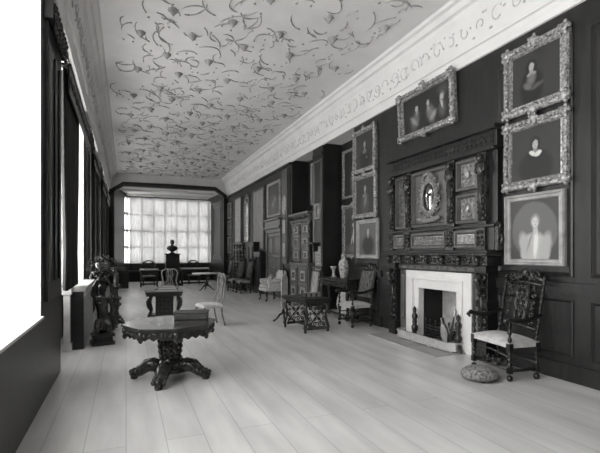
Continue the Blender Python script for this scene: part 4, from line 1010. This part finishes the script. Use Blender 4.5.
o = thing('figural_stand', 'dark carved figural stand on a stepped plinth by the left windows', 'torchere', (-.36, 7.80, 0), 10)
m = MB(); m.box(-.17, .17, -.17, .17, 0, .06); m.box(-.14, .14, -.14, .14, .06, .14); m.box(-.17, .17, -.17, .17, .14, .18); m.build('plinth', 'dark', o, bevel=.008)
m = MB()
m.ell((0, 0, .32), (.12, .12, .14), 12, 8); m.tube([(0, 0, .25), (.02, 0, .42), (0, 0, .55), (-.02, 0, .68), (0, 0, .78)], [.13, .10, .085, .10, .07], 12)
m.tube([(0, 0, .78), (0, -.01, .84)], [.045, .04], 10); m.ell((0, -.01, .90), (.06, .068, .078), 12, 8); m.ell((0, -.075, .89), (.013, .02, .02)); m.ell((0, .01, .93), (.068, .07, .065), 10, 6)
for sx in (-1, 1):
    m.tube([(sx*.08, 0, .74), (sx*.15, -.02, .82), (sx*.13, -.02, .95), (sx*.07, 0, 1.06)], [.04, .035, .028, .026], 8)
    m.tube([(sx*.06, -.05, .4), (sx*.09, -.12, .32), (sx*.08, -.09, .2)], [.06, .05, .035], 8)
m.tube([(.1, 0, .75), (.17, .03, .6), (.14, .03, .45), (.19, .02, .3), (.15, 0, .2)], [.03, .045, .035, .05, .03], 8)
m.build('figure', 'carved', o, remesh=.012)
m = MB(); m.lathe([(1.02, .05), (1.06, .09), (1.10, .07), (1.14, .13), (1.17, .16), (1.19, .17), (1.2, .16)], n=20)
for k in range(10): a = 2*PI*k/10; m.ell((.15*math.cos(a), .15*math.sin(a), 1.16), (.03, .03, .035), 6, 4)
m.build('dish', 'carved', o)
o = thing('potted_plant', 'leafy plant in a pale bowl on top of the carved figural stand', 'plant', (-.36, 7.80, 1.2))
m = MB(); m.lathe([(0, .05), (.02, .055), (.06, .09), (.12, .11), (.14, .10)], n=18); m.build('bowl', 'porcelain', o)
m = MB(); r4 = random.Random(12)
for i in range(150):
    a = r4.uniform(0, 2*PI); rr_ = r4.uniform(.02, .2); z = .10+r4.uniform(-.05, .2)-rr_*.5; b = r4.uniform(-.6, .6); L = r4.uniform(.05, .09)
    m.M = Matrix.Translation((rr_*math.cos(a), rr_*math.sin(a), z)) @ Matrix.Rotation(a, 4, 'Z') @ Matrix.Rotation(b, 4, 'Y')
    m.add([(0, 0, 0), (L*.5, L*.28, .012), (L, 0, -.01), (L*.5, -L*.28, .012), (L*.5, 0, 0)], [(0, 3, 4), (4, 3, 2), (0, 4, 1), (4, 2, 1)])
m.M = Matrix.Identity(4)
fo = m.build('foliage', 'leaf', o)
# second carved stand just beyond
def torchere(label, loc, H):
    o = thing('carved_torchere', label, 'torchere', loc)
    m = MB(); m.lathe([(.12, .07), (.2, .10), (.3, .06), (.38, .045), (.5, .075), (.62, .05), (.75, .035), (.85, .06), (.95, .045), (H-.08, .04), (H-.04, .1)], n=14)
    for z in (.25, .5, .62, .85): 
        for k in range(8): a = 2*PI*k/8; m.ell((.075*math.cos(a), .075*math.sin(a), z), (.025, .025, .035), 6, 4)
    m.build('shaft', 'carved', o)
    m = MB(); m.lathe([(H-.04, .15), (H-.02, .17), (H, .17)], n=20); m.build('top', 'dark', o)
    for k in range(3): a = math.radians(90+120*k); m = MB(); m.M = Matrix.Rotation(a, 4, 'Z'); m.tube([(.03, 0, .17), (.1, 0, .2), (.19, 0, .1), (.22, 0, .02)], [.05, .05, .035, .03], 8); m.ell((.225, 0, .025), (.04, .035, .025)); m.build('foot', 'carved', o)
torchere('slim dark carved candle stand behind the figural stand by the left windows', (-.18, 9.1, 0), 1.22)

# ------------------------------------------------------------------ light and camera
w = bpy.data.worlds.new('sky'); sc.world = w; w.use_nodes = True
bg = w.node_tree.nodes['Background']; bg.inputs[0].default_value = (1, .995, .985, 1); bg.inputs[1].default_value = 1.0
nt = w.node_tree; tc = nt.nodes.new('ShaderNodeTexCoord'); sp = nt.nodes.new('ShaderNodeSeparateXYZ'); mr = nt.nodes.new('ShaderNodeMapRange')
nt.links.new(tc.outputs['Generated'], sp.inputs[0]); nt.links.new(sp.outputs[2], mr.inputs[0])
mr.inputs[1].default_value = -.06; mr.inputs[2].default_value = .06; mr.inputs[3].default_value = 1.25; mr.inputs[4].default_value = 1.1   # brighter lower half added to light the ceiling, overcast sky above
nt.links.new(mr.outputs[0], bg.inputs[1])
cam = bpy.data.cameras.new('camera'); co = bpy.data.objects.new('camera', cam); COL.objects.link(co)
co.location = (0, 0, EYE); co.rotation_euler = (PI/2, 0, -YAW)
cam.sensor_width = 36; cam.lens = F/600*36; cam.shift_y = 26.5/600; cam.clip_start = .05
sc.camera = co
sc.view_settings.view_transform = 'Standard'; sc.view_settings.look = 'None'; sc.view_settings.gamma = 1; sc.view_settings.exposure = 3.3
sc.cycles.use_denoising = True
sc.cycles.max_bounces = 10; sc.cycles.diffuse_bounces = 6; sc.cycles.transparent_max_bounces = 12
